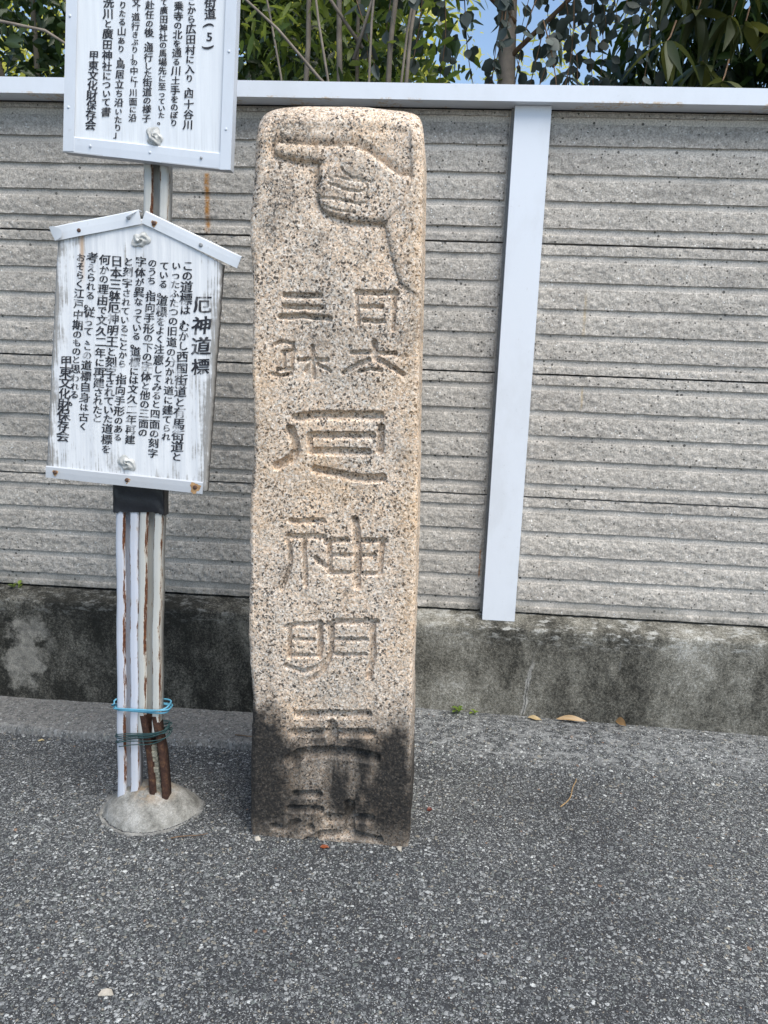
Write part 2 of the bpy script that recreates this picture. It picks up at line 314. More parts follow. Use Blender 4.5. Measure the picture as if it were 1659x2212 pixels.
GRAN = m_granite(); PR = m_panel(); PS = m_panel(True); BASE = m_base(); ASPH = m_asphalt(); KERB = m_asphalt(1)
WHITE = m_paint('white_aluminium_paint', (.70, .74, .80), .4, .16)
ALU = m_paint('weathered_aluminium', (.66, .69, .73), .42, .22)
POLE = m_paint('chipped_white_pole_paint', (.52, .55, .62), .5, .30, rust=.25, streak=True)
GALV = m_paint('stained_cream_pole_paint', (.50, .50, .47), .6, .4, rust=.45, streak=True)
RUST = m_rust(); WOOD_OLD = m_boardwood(True); WOOD_NEW = m_boardwood(False); INK = m_ink(False); INK_F = m_ink(True)
def m_cement():
    k = NT('cement_mortar', .92, .25); c = k.ramp(k.noise(26, 6, .72), [(.32, (.12, .118, .108)), (.48, (.24, .235, .215)), (.66, (.36, .355, .335))])
    c = k.mix(1, c, k.ramp(k.noise(300, 3, .8), [(.35, (.7, .7, .7)), (.65, (1.2, 1.2, 1.2))]), 'MULTIPLY')
    p = k.sep(); rn = k.math('MULTIPLY', k.rng(p[2], .035, .058), k.math('MULTIPLY', k.rng(p[0], -.64, -.60), k.rng(k.noise(45, 4, .7), .35, .6))); c = k.mix(k.math('MULTIPLY', rn, .55), c, (.30, .19, .09))
    spk = k.ramp(k.sep(k.vor(260, out='Color'))[0], [(0, (.03, .032, .034)), (.45, (.08, .083, .087)), (.75, (.19, .19, .185))], 'CONSTANT'); c = k.mix(k.math('MULTIPLY', k.attr('rim'), .85), c, spk)
    k.color(c); k.bump(k.noise(90, 5, .75), .8, .003); return k.done()
CEM = m_cement()
DARK = m_simple('near_black_fill', (.02, .02, .02), .8, .3, 40)
BARK = m_simple('grey_bark', (.20, .17, .13), .9, .35, 30, .8); BARK_PALE = m_simple('pale_bark', (.20, .17, .14), .85, .3, 20, .6); TWIG = m_simple('brown_twig', (.16, .10, .06), .8, .3, 60)

# ---------------------------------------------------------------- lettering and carving data (millimetres on the boards and on the stone face)
STROKES= [[6.2,-296,1123,-229,1125],[5.7,-297,1102,-226,1104],[6.2,-305,1084,-260,1087,-210,1084],[6.2,-161,1133,-86,1134],[4.9,-151,1108,-111,1109],[4.9,-145,1082,-108,1082],[4.4,-161,1133,-154,1076],[4.4,-88,1138,-90,1067],[3.9,-313,1034,-299,1040,-283,1037],[4.4,-299,1020,-276,1024],[3.9,-278,1038,-279,987],[4.4,-306,986,-282,988],[4.4,-318,978,-301,974,-282,980],[3.9,-296,1019,-293,989],[4.9,-242,1032,-240,1007,-238,973],[4.9,-267,1006,-212,1008],[3.9,-244,1000,-254,984],[4.4,-231,1000,-205,986],[4.9,-166,1024,-82,1025],[6.9,-124,1043,-121,1014],[5.4,-133,1011,-154,1001,-180,984],[5.9,-117,1014,-95,1002,-67,987],[4.4,-151,988,-130,995,-109,992],[9.8,-271,896,-233,902,-108,907],[10.3,-280,872,-273,854,-270,833,-280,814,-306,800],[8.4,-235,864,-123,868],[7.9,-105,885,-106,838],[8.4,-232,833,-129,835],[6.4,-243,865,-241,830],[9.3,-231,797,-195,791,-135,783,-99,787],[6.4,-278,692,-214,696],[6.9,-281,661,-211,664],[5.9,-250,656,-246,563],[5.4,-284,652,-277,632,-278,597,-294,550],[6.4,-225,620,-205,601],[8.9,-150,701,-143,639,-142,566],[6.9,-206,655,-165,659],[6.9,-135,660,-89,662],[5.9,-200,656,-197,590],[5.9,-94,664,-97,597],[5.4,-194,627,-108,631],[5.4,-193,590,-99,595],[6.4,-281,472,-264,479,-212,483],[6.6,-216,485,-212,451,-214,412],[5.4,-276,471,-275,408],[4.9,-268,447,-226,449],[5.4,-267,412,-223,415],[6.4,-282,389,-248,379,-215,391,-193,413],[7.4,-196,482,-180,490,-100,495],[7.4,-107,494,-104,427,-112,376],[6.6,-191,481,-190,421,-206,381,-234,359],[5.4,-184,452,-119,457],[5.4,-180,420,-120,424],[8.9,-257,283,-111,294],[9.3,-264,242,-102,253],[10.8,-184,264,-183,234],[5.9,-185,272,-183,217],[12.8,-270,177,-249,194,-206,202,-141,204,-95,196],[8.9,-258,102,-210,106],[8.4,-268,67,-205,71],[6.9,-306,24,-281,19,-252,40],[8.4,-225,28,-224,26],[10.3,-189,51,-98,58],[10.8,-142,88,-141,26],[8.9,-230,-5,-199,14,-136,18,-78,10],[2.5,-190,1386,-205,1379,-216,1365,-220,1349,-219,1336,-211,1328],[3.2,-195,1351,-189,1341,-175,1334,-139,1328],[3.2,-217,1323,-186,1313,-161,1310,-148,1313],[3.2,-153,1327,-147,1320,-150,1311],[3.2,-233,1299,-196,1295,-160,1289,-147,1291],[2.5,-147,1306,-145,1298,-149,1289],[2.5,-227,1284,-196,1277,-167,1272],[2.5,-108,1263,-86,1282,-76,1304,-70,1325,-66,1337],[2.2,-207,1336,-175,1329,-146,1327],[2.0,-81,1212,-64,1245,-57,1287]]
HAND= [-319,1382,-316,1388,-309,1392,-288,1390,-253,1387,-221,1386,-181,1387,-163,1384,-145,1377,-123,1363,-105,1351,-89,1341,-78,1340,-55,1342,-20,1342,-9,1116,-51,1137,-72,1150,-86,1173,-92,1195,-100,1218,-107,1244,-111,1259,-128,1259,-173,1262,-200,1269,-219,1275,-229,1285,-233,1298,-237,1308,-235,1321,-231,1327,-235,1342,-233,1355,-228,1359,-243,1362,-277,1366,-311,1372,-317,1376]
LOWER=[
("この道標は、むかし西国街道と有馬街道と",[-487.4, 1174.9],[-513.5, 807.7]),
("いったふたつの旧道の分かれ道に建てられ",[-509.7, 1174.3],[-534.8, 846.7]),
("ている。道標をよく注意してみると四面の刻字",[-533.1, 1173.6],[-562.1, 812.4]),
("のうち、指向手形の下の字体と他の三面の",[-556.2, 1178.0],[-581.9, 852.9]),
("字体が異なっている。道標には文久二年再建",[-578.8, 1179.9],[-608.7, 837.9]),
("と刻字されていることから、指向手形のある",[-603.1, 1179.2],[-634.0, 841.0]),
("日本三躰厄神明王と刻字されていた道標を",[-626.4, 1179.8],[-658.2, 816.4]),
("何かの理由で文久二年に再建されたと",[-650.0, 1181.6],[-674.7, 877.7]),
("考えられる。従って、この道標自身は古く",[-674.3, 1184.8],[-704.2, 860.0]),
("おそらく江戸中期のものと思われる。",[-696.9, 1184.1],[-721.1, 908.5]),
("甲東文化財保存会",[-734.0, 987.5],[-747.1, 838.8]),
("厄神道標",[-459.2, 1104.5],[-464.0, 987.0]),
]
UPPER=[
("街道(5)",[-442.2, 1631.5],[-443.8, 1556.6]),
("こから広田村に入り、四十谷川",[-476.1, 1632.3],[-484.9, 1425.9]),
("乗寺の北を通る川土手をのぼり",[-500.0, 1624.6],[-512.0, 1428.6]),
("て廣田神社の馬場先に至っていた。",[-527.1, 1630.8],[-535.5, 1431.3]),
("赴任の後、通行した街道の様子",[-553.3, 1626.0],[-563.5, 1435.6]),
("文「道行きぶり」の中に「川面に沿",[-578.4, 1630.4],[-589.8, 1436.0]),
("りたる山あり、鳥居立ち沿いたり」",[-603.4, 1625.6],[-619.3, 1406.6]),
("洗川と廣田神社について書",[-629.9, 1629.2],[-640.2, 1445.5]),
("甲東文化財保存会",[-660.0, 1541.3],[-670.6, 1422.6]),
]

# ================================================================ SETTING
def ground_h(x, y):
    rise = sstep(1.80, 2.05, y)*(.052 - .018*np.clip(x, 0, 1.2))*sstep(-.25, -.03, x)
    lip = .006*sstep(1.80, 1.84, y+.03*vnoise(x, y, 5, 61, 2))*sstep(-.1, 0, x)*(1-sstep(1.95, 2.05, y))
    drop = -.018*sstep(1.62, 1.82, y)*(1-sstep(-.30, -.12, x))
    return rise+lip+drop+.0022*vnoise(x, y, 4, 5, 3)+.0009*vnoise(x, y, 40, 9, 2)
gx = np.concatenate([[-90, -40, -15, -8, -5, -3.5], np.arange(-2.4, 2.4, .012), [3, 4, 6, 10, 25, 90]])
gy = np.concatenate([[-90, -30, -10, -4, -2, -.6, .1, .5], np.arange(.7, 2.13, .012), [2.3, 2.6, 3, 4, 6, 10, 25, 90]])
X, Y = np.meshgrid(gx, gy); Z = ground_h(X, Y)
o = mesh('asphalt_pavement', np.stack([X, Y, Z], -1).reshape(-1, 3), gridF(len(gx), len(gy)), ASPH, smooth=True); tag(o, kind='structure')

# old kerb strip along the wall foot, left of the stone
nx, prof = 900, [(1.868, -.05), (1.868, -.002), (1.871, .002), (1.88, .004), (1.91, .005), (1.95, .004), (2.0, .003), (2.06, .002)]
xs = np.linspace(-6, -.12, nx); V = []
for j, (yy, zz) in enumerate(prof):
    e = (.007*vnoise(xs, xs*0+j*.0, 9, 21, 4)+.003*vnoise(xs, xs*0, 60, 23, 2))*(1 if j < 5 else .3)
    V.append(np.stack([xs, yy+e, zz+.0025*vnoise(xs, xs*0+yy, 25, 31+j, 3)], -1))
o = mesh('kerb_strip', np.concatenate(V), gridF(nx, len(prof)), KERB, smooth=True); tag(o, kind='structure')

# low concrete base wall
nx, prof = 1500, []
for z in np.linspace(-.12, .292, 46): prof.append((2.05, z, 1))
for a in np.linspace(0, 90, 8)[1:]: prof.append((2.05+.012*(1-math.cos(R(a))), .292+.014*math.sin(R(a)), 1))
for yy in np.linspace(2.068, 2.22, 12): prof.append((yy, .306+.42*min(yy-2.062, .05), .5))
prof += [(2.25, .30, 0), (2.25, -.12, 0)]
xs = np.linspace(-6, 5, nx); V = []
for j, (yy, zz, am) in enumerate(prof):
    n = .004*vnoise(xs, xs*0+zz*1.0, 6, 41, 3)+.0016*vnoise(xs, xs*0+zz, 60, 43, 2)
    ch = -.010*np.clip(vnoise(xs, xs*0, 11, 47, 3)-.35, 0, 1)*sstep(.26, .30, zz)
    V.append(np.stack([xs, yy-am*n-ch*am, zz+ch*.6*am+am*.001*vnoise(xs, xs*0+yy*7, 60, 49, 2)], -1))
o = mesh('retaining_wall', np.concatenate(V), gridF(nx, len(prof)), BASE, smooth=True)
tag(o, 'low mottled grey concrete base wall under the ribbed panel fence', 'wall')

# ================================================================ PANEL FENCE
fence = empty('panel_fence', (0, 2.12, .31), label='grey ribbed concrete panel fence with white metal cap rail and post', cat='fence')
LINES = (.082, .286, .488, .685, .883)
def rib(parent, x0, x1, z1, z0, seed, dx=.0034):
    nu = int((x1-x0)/dx); zs = np.concatenate([[z1], np.linspace(z1-.001, z0+.0012, max(4, int((z1-z0)/.0030))), [z0, z0]])
    us = np.linspace(x0, x1, nu); U, Zz = np.meshgrid(us, zs); t = np.clip((z1-Zz)/(z1-z0), 0, 1)
    pro = .0012+.0018*sstep(0, .30, t)+.0012*t
    n = vnoise(U, Zz*1.3, 62, seed, 3)*.0022+vnoise(U, Zz, 170, seed+7, 2)*.0015
    edge = sstep(0, .004, U-x0)*sstep(0, .004, x1-U)
    yy = 2.1120-(pro+n*np.clip(t*5+.15, 0, 1))*edge
    yy[0] = 2.1128; yy[-1] = 2.115
    Zz = Zz + 0; wav = .0009*vnoise(us, us*0, 22, seed+3, 3)-.004*np.clip(vnoise(us, us*0, 30, seed+5, 2)-.62, 0, 1)*-1
    Zz[-2:] += wav; Zz[-3] += wav; Zz[:2] += .0008*vnoise(us, us*0, 40, seed+9, 2)
    return mesh('rough_rib', np.stack([U, yy, Zz], -1).reshape(-1, 3), gridF(nu, len(zs), flip=True), PR, parent, smooth=True)
ZB, PH = .331, .3325
def bay(x0, x1, xr0, xr1, seed):
    for p in range(4):
        zt = ZB+PH*(p+1)-.0015; zb = ZB+PH*p+.0015
        if p == 3: zt = 1.6475
        nu = 200; us = np.linspace(x0, x1, nu)
        o = MB().box(x0, x1, 2.1125+.0006*(p % 2), 2.165, zb, zt, .0016).build('concrete_panel', PS, fence)
        tops = [zt]+[ZB+PH*(1-l)+PH*p-.0155 for l in LINES]; bots = [ZB+PH*(1-l)+PH*p for l in LINES]+[zb]
        if p == 3: tops[0] = 1.6455
        for i, (a, b) in enumerate(zip(tops, bots)):
            if p == 0 and i == 5: a -= .004
            rib(o, xr0, xr1, a-.0004, b, seed+p*31+i*5, .0034 if xr1 < 1.3 else .0036)
bay(-1.62, .185, -1.60, .1465, 100)
bay(.187, 1.98, .2505, 1.94, 400)
MB().box(.1565, .2465, 2.078, 2.1118, .3125, 1.6495, .0015).build('post', WHITE, fence)
MB().box(-1.76, -1.67, 2.078, 2.1118, .3125, 1.6495, .0015).build('post', WHITE, fence)
MB().box(1.985, 2.075, 2.078, 2.1118, .3125, 1.6495, .0015).build('post', WHITE, fence)
mb = MB(); yf = 2.052        # folded cap rail: front face, top, short underside lip
mb.prism([(-3.4, 1.6500), (3.2, 1.6500), (3.2, 1.6878), (-3.4, 1.6878)], yf, 2.185, .0018)
mb.build('cap_rail', m_paint('cap_rail_paint', (.70, .74, .80), .35, .10), fence)
MB().box(-3.38, 3.18, 2.110, 2.160, 1.6480, 1.6495).build('top_gap_strip', DARK, fence)  # near-black strip filling the dark gap between panels and cap rail
MB().box(-3.38, 3.18, 2.166, 2.178, .33, 1.6495).build('back_sheet', DARK, fence)
MB().box(.1505, .1560, 2.100, 2.112, .33, 1.652).build('joint_filler', m_simple('grey_joint_filler', (.22, .22, .21), .9), fence)

# ================================================================ CARVED GRANITE MARKER
YF, DEP = 1.475, .27
def face_l(z): return -.3575+.003*math.sin(z*9)+.002*math.sin(z*23+1)
def face_r(z): return -.0105-.036*(z/1.42)
NF = 232; zs = list(np.arange(-.03, 1.402, .00165)); RT = .070
caps = [(1.402+RT*math.sin(a)*.92, RT*(1-math.cos(a))) for a in np.linspace(0, math.pi/2, 34)[1:]]
rows = [(z, 0) for z in zs]+caps
NS, NB, NC = 40, 12, 9
V = []; fmask = []; nrm = []
for z, ins in rows:
    rc = .010+.012*sstep(1.2, 1.42, z)+ins*.14
    x0, x1, y0, y1 = face_l(z)+ins*.24, face_r(z)-ins*.24, YF+ins*.95, YF+DEP-ins
    pts = []
    for i in range(NF): pts.append((x0+rc+(x1-x0-2*rc)*i/(NF-1), y0, 0, -1, 1))
    for i in range(1, NC): a = -math.pi/2+math.pi/2*i/NC; pts.append((x1-rc+rc*math.cos(a), y0+rc+rc*math.sin(a), math.cos(a), math.sin(a), 1-i/NC))
    for i in range(NS): pts.append((x1, y0+rc+(y1-y0-2*rc)*i/(NS-1), 1, 0, 0))
    for i in range(1, 4): a = math.pi/2*i/4; pts.append((x1-rc+rc*math.cos(a), y1-rc+rc*math.sin(a), math.cos(a), math.sin(a), 0))
    for i in range(NB): pts.append((x1-rc-(x1-x0-2*rc)*i/(NB-1), y1, 0, 1, 0))
    for i in range(1, 4): a = math.pi/2+math.pi/2*i/4; pts.append((x0+rc+rc*math.cos(a), y1-rc+rc*math.sin(a), math.cos(a), math.sin(a), 0))
    for i in range(NS): pts.append((x0, y1-rc-(y1-y0-2*rc)*i/(NS-1), -1, 0, 0))
    for i in range(1, NC): a = math.pi+math.pi/2*i/NC; pts.append((x0+rc+rc*math.cos(a), y0+rc+rc*math.sin(a), math.cos(a), math.sin(a), i/NC))
    P = len(pts); V.append([(p[0], p[1], z) for p in pts]); nrm.append([(p[2], p[3]) for p in pts]); fmask.append([p[4] for p in pts])
V = np.array(V); nrm = np.array(nrm); fmask = np.array(fmask); NR = len(rows)
X, Y, Z = V[..., 0], V[..., 1], V[..., 2]; U = X*nrm[..., 1]*-1+Y*np.abs(nrm[..., 0])*np.sign(nrm[..., 0])+np.cumsum(np.ones(P))[None, :]*0
arc = np.concatenate([[0], np.cumsum(np.hypot(np.diff(X[100]), np.diff(Y[100])))])[None, :]+Z*0
# carving depth field on the front face
def seg_d(px, pz, a, b):
    vx, vz = b[0]-a[0], b[1]-a[1]; t = np.clip(((px-a[0])*vx+(pz-a[1])*vz)/(vx*vx+vz*vz+1e-9), 0, 1); return np.hypot(px-a[0]-t*vx, pz-a[1]-t*vz)
fx = X[:, :NF]*1000; fz = Z[:, :NF]*1000
wobx = 1.4*vnoise(fx, fz, .05, 77, 2)+1.1*vnoise(fx, fz, .22, 78, 2); wobz = 1.4*vnoise(fx, fz, .05, 79, 2)+1.1*vnoise(fx, fz, .22, 80, 2); gxx, gzz = fx+wobx, fz+wobz
H = np.zeros_like(fx)
for s in STROKES:
    w = s[0]; pts = [(s[i], s[i+1]) for i in range(1, len(s), 2)]
    w_ = w*(1.22 if s[2] < 300 else 1.05); deep = min(20.0, 4+w*1.45) if w > 3.6 else .8+w*1.1
    zlo = min(p[1] for p in pts)-w*1.5; zhi = max(p[1] for p in pts)+w*1.5; r = (fz[:, 0] > zlo) & (fz[:, 0] < zhi)
    if not r.any(): continue
    d = np.full(fx[r].shape, 1e3); hi_side = np.zeros(fx[r].shape); X1, Z1 = gxx[r], gzz[r]
    for a, b in zip(pts[:-1], pts[1:]):
        vx, vz = b[0]-a[0], b[1]-a[1]; tt = np.clip(((X1-a[0])*vx+(Z1-a[1])*vz)/(vx*vx+vz*vz+1e-9), 0, 1); ox, oz = X1-a[0]-tt*vx, Z1-a[1]-tt*vz; dd = np.hypot(ox, oz)
        u = dd < d; d = np.where(u, dd, d); hi_side = np.where(u, (.45*ox+.9*oz)/(dd+1e-6), hi_side)
    t = np.clip(1-d/w_, 0, 1); wall = .54-.42*hi_side; g = deep*sstep(0, 1, np.clip(t/wall, 0, 1))*(.82+.35*vnoise(X1, Z1, .06, 91, 2))   # cut steep on the upper right, shelving on the lower left
    H[r] = np.maximum(H[r], g)
# pointing hand in sunk relief: ground cut back round the outline, fading away from it
poly = [(HAND[i], HAND[i+1]) for i in range(0, len(HAND), 2)]; r = (fz[:, 0] > 1080) & (fz[:, 0] < 1440)
px, pz = fx[r]+.6*wobx[r], fz[r]+.6*wobz[r]; d = np.full(px.shape, 1e3); ins = np.zeros(px.shape, bool)
for i, a in enumerate(poly):
    b = poly[(i+1) % len(poly)]; d = np.minimum(d, seg_d(px, pz, a, b)); c = (a[1] > pz) != (b[1] > pz)
    ins ^= c & (px < (b[0]-a[0])*(pz-a[1])/((b[1]-a[1]) or 1e-9)+a[0])
soft = np.where(pz < 1250, .55, 1.0)*np.where(px > -60, .5, 1)
outd = 15.0*soft*np.exp(-d/16)*sstep(0, 1.8, d); outd = np.where((pz > 1345), np.maximum(outd, 5.5*sstep(0, 4, d)*sstep(1432, 1412, pz)), outd)
ind = -1.5*sstep(0, 12, d)+3.0*(1-sstep(0, 5, d))*soft
H[r] += np.where(ins, ind, outd)
Hn = np.zeros((NR, P)); Hn[:, :NF] = H*sstep(0, .012, X[:, :NF]-X[:, :1])*1.0*sstep(0, .006, X[:, NF-1:NF]-X[:, :NF])
rough = .0012*vnoise(arc, Z, 45, 201, 3)+.0008*vnoise(arc, Z, 210, 207, 2)+.0022*vnoise(arc, Z, 9, 211, 2)
edge = np.exp(-np.minimum(np.abs(X-X.min(1, keepdims=True)), np.abs(X.max(1, keepdims=True)-X))/.006)
chip = .005*np.clip(vnoise(X*0+Y*3, Z, 30, 213, 3)-.15, 0, 1)*edge+.006*np.clip(vnoise(X*0, Z, 8, 215, 3)-.25, 0, 1)*edge
off = -(rough+chip)-Hn/1000
Vx = X+nrm[..., 0]*off; Vy = Y+nrm[..., 1]*off; Vz = Z+.004*np.clip((Z-1.36)/.06, 0, 1)*vnoise(X, Y, 9, 219, 2)
crown = sstep(1.36, 1.43, Z); cx = (X+.2)/.16; Vz = Vz+crown*(.014*(1-np.abs(cx)**2.2*.9)-.008)
V = np.stack([Vx, Vy, Vz], -1)
# close the top with rings shrinking to a dome
top = V[-1]; cen = top.mean(0); ringsV = [V.reshape(-1, 3)]
for q in (.85, .7, .5, .3, .12): rr = cen+(top-cen)*q; rr[:, 2] = top[:, 2]*q+(cen[2])*(1-q)+.006*(1-q*q)+.001*vnoise(rr[:, 0], rr[:, 1], 60, 5, 2); ringsV.append(rr)
VV = np.concatenate(ringsV+[np.array([[cen[0], cen[1], cen[2]+.006]])]); nr = NR+5
F = gridF(P, nr, wrap=True); cap = np.stack([(nr-1)*P+np.arange(P), (nr-1)*P+(np.arange(P)+1) % P, np.full(P, nr*P), np.full(P, nr*P)], -1)[:, :3]
me = bpy.data.meshes.new('stone_marker'); me.from_pydata(VV.tolist(), [], F.tolist()+cap.tolist()); me.update()
stone = link('stone_marker', me, GRAN, smooth=True)
tag(stone, 'tall speckled granite waymarker carved with a pointing hand and characters', 'stone marker')
x_, y_, z_ = VV[:, 0], VV[:, 1], VV[:, 2]; n1 = vnoise(x_, z_, 14, 301, 4); n2 = vnoise(x_, z_, 60, 303, 3)
lim = .225+.055*sstep(-.24, -.32, x_)+.030*sstep(-.10, -.02, x_)+.03*sstep(-.20, -.12, x_)
st = sstep(.085, -.060, z_-lim+.045*n1+.02*n2+.03*vnoise(x_, z_*.15, 60, 331, 3))
mid = sstep(-.335, -.225, x_+.06*n1+.03*n2)*sstep(-.045, -.15, x_+.05*n1+.02*n2)*sstep(.225, .175, z_+.03*n1); streak = vnoise(x_, z_*.22, 42, 305, 3)
st = st*(1-mid*np.clip(.17-.50*streak, 0, .50))-.25*sstep(-.09, -.10, x_)*0
st = st*(1-.55*sstep(-.04, -.012, x_)*sstep(-.3, .5, n1))*(1-.15*np.clip(n2, 0, 1))*(1-.25*sstep(.07, .0, z_+.03*n1))
fade = .12*sstep(.35, .25, z_+.04*n1)+.22*np.clip(n1-.25, 0, 1)
setattr_(stone, 'stain', np.clip(np.maximum(st*1.1, fade), 0, 1))
och = sstep(-.085, -.035, x_+.02*n1)*sstep(.35, .6, z_)+.8*np.exp(-((x_+.34)/.03)**2-((z_-.93)/.10)**2)+.7*sstep(.1, .6, vnoise(x_, z_, 5, 311, 3))+.6*np.exp(-((x_+.34)/.05)**2-((z_-.72)/.06)**2)  # first term tints the right edge like warm bounced light, rest is weathering
setattr_(stone, 'ochre_bounce', np.clip(och, 0, 1))
li = .9*np.exp(-((x_+.31)/.05)**2-((z_-1.428)/.02)**2)+.9*np.exp(-((x_+.295)/.045)**2-((z_-1.397)/.010)**2)+.8*np.exp(-((x_+.352)/.008)**2)*sstep(.2, .5, vnoise(x_, z_, 9, 313, 3))+.5*sstep(.42, .6, vnoise(x_, z_, 13, 315, 3))
li += .8*sstep(.35, .55, vnoise(x_, z_, 26, 317, 2))*sstep(.9, 1.0, z_)*.5
setattr_(stone, 'lichen', np.clip(li, 0, 1)*(x_ < -.0))

# ================================================================ SIGN BOARDS
_gc = {}
def glyph(ch):
    if ch in _gc: return _gc[ch]
    cu = bpy.data.curves.new('tmp', 'FONT'); cu.body = ch; cu.resolution_u = 3
    ob = bpy.data.objects.new('tmp', cu); col.objects.link(ob); dg = bpy.context.evaluated_depsgraph_get()
    me = ob.evaluated_get(dg).to_mesh(); V = np.array([v.co[:2] for v in me.vertices]).reshape(-1, 2); F = [tuple(p.vertices) for p in me.polygons]
    ob.evaluated_get(dg).to_mesh_clear(); bpy.data.objects.remove(ob); bpy.data.curves.remove(cu)
    # outline normals -> brush contrast: verticals swell, horizontals thin out
    cnt = {}
    for f in F:
        for i in range(len(f)): a, b = f[i], f[(i+1) % len(f)]; cnt[(a, b)] = 1
    N = np.zeros_like(V)
    for (a, b) in cnt:
        if (b, a) not in cnt: e = V[b]-V[a]; L = math.hypot(*e) or 1; n = np.array([e[1], -e[0]])/L; N[a] += n; N[b] += n
    L = np.hypot(N[:, 0], N[:, 1]); L[L == 0] = 1; N /= L[:, None]
    V = V+N*np.array([.037, .014]); _gc[ch] = (V, F); return _gc[ch]
def lettering(parent, cols, y, size_k, mat, seed, big=()):
    r = np.random.default_rng(seed)
    for s, a, b in cols:
        n = len(s); mb = MB(); a = np.array(a)/1000; b = np.array(b)/1000; pitch_ = np.hypot(*(b-a))/(n-1); wts = []
        # kana and marks take less height than kanji, as a brush writer sets them
        for ch in s: wts.append(.62 if ch in '、。」「' else (.88 if '\u3040' <= ch <= '\u309f' else 1.08))
        cum = np.cumsum([0]+[(wts[i]+wts[i+1])/2 for i in range(n-1)]); cum = cum/cum[-1]
        dirv = (b-a)/np.hypot(*(b-a)); rgt = np.array([-dirv[1], dirv[0]])
        for i, ch in enumerate(s):
            V, F = glyph(ch); c = a+(b-a)*cum[i]; sz = pitch_*size_k*(.80 if n == 4 and pitch_ > .03 else 1)*(.90 if '\u3040' <= ch <= '\u309f' else 1.06)*r.uniform(.94, 1.06)
            if ch == '、': c = c+rgt*.3*sz
            q = (V-np.array([.5 if ch not in '()5' else .17 if ch in '()' else .28, .385])); ph = r.uniform(0, 6, 4)
            if ch in '()': q = np.stack([q[:, 1], -q[:, 0]], -1)
            if ch in '」「': q = q
            q = q+np.stack([.020*np.sin(q[:, 1]*7+ph[0])+.012*np.sin(q[:, 1]*19+ph[1])-.03*math.sin(ph[2])*q[:, 1], (.085+.04*math.sin(ph[1]))*q[:, 0]+.016*np.sin(q[:, 0]*6+ph[2])+.007*np.sin(q[:, 0]*17+ph[3])], -1)
            q = q*sz*np.array([1.10, 1.0]); w = c[None]+q[:, :1]*rgt[None]-q[:, 1:]*dirv[None]
            mb.add([(p[0], y, p[1]) for p in w], F)
        mb.build('lettering', mat, parent)
# ---- lower board (gable-topped)
post2_x = lambda z: -.631-.011*(1-min(z, .8)/.7)            # left pole centre, leaning a little
def pole(name, path, w, d, lip, mat, parent, y0, th=.0022, edge_boost=0.0, dz=.006):
    """lipped channel: path = [(z, xc, yc)], swept upwards"""
    zz = [p[0] for p in path]; n = int((zz[-1]-zz[0])/dz)+1; Z_ = np.linspace(zz[0], zz[-1], n); Xc = np.interp(Z_, zz, [p[1] for p in path]); Yc = np.interp(Z_, zz, [p[2] for p in path])
    h = w/2; r = .003
    P2 = [(-h+lip, 0, 1), (-h+lip-.0028, 0, .15), (-h+lip*.5, -.0004, 0), (-h+r, 0, .2), (-h, r, .9), (-h, d, .2), (h, d, .2), (h, r, 1), (h-r, 0, .3), (h-lip*.5, -.0004, 0), (h-lip+.0028, 0, .1), (h-lip, 0, 1), (h-lip, .008, .6), (h-lip-th, .008, .8), (h-lip-th+.004, th+.012, .5), (h-th, d-th, .6), (.004, d-th-.001, .35), (-.004, d-th-.001, .35), (-h+th, d-th, .6), (-h+lip+th-.004, th+.012, .5), (-h+lip+th, .008, .9), (-h+lip, .008, 1)]
    V = []; E = []
    for z, xc, yc in zip(Z_, Xc, Yc):
        wob = .0008*math.sin(z*31+w*100)
        for (a, b, e) in P2: V.append((xc+a+wob, y0+yc+b, z)); E.append(e+edge_boost+((.22+.5*math.sin(z*17+w*3e3)*math.sin(z*41+yc*9e3)) if abs(a-(-h+lip)) < .0025 else 0))
    k = len(P2); F = gridF(k, n, wrap=True); o = mesh(name, V, F, mat, parent); setattr_(o, 'edge', E); 
    bm = MB(); return o

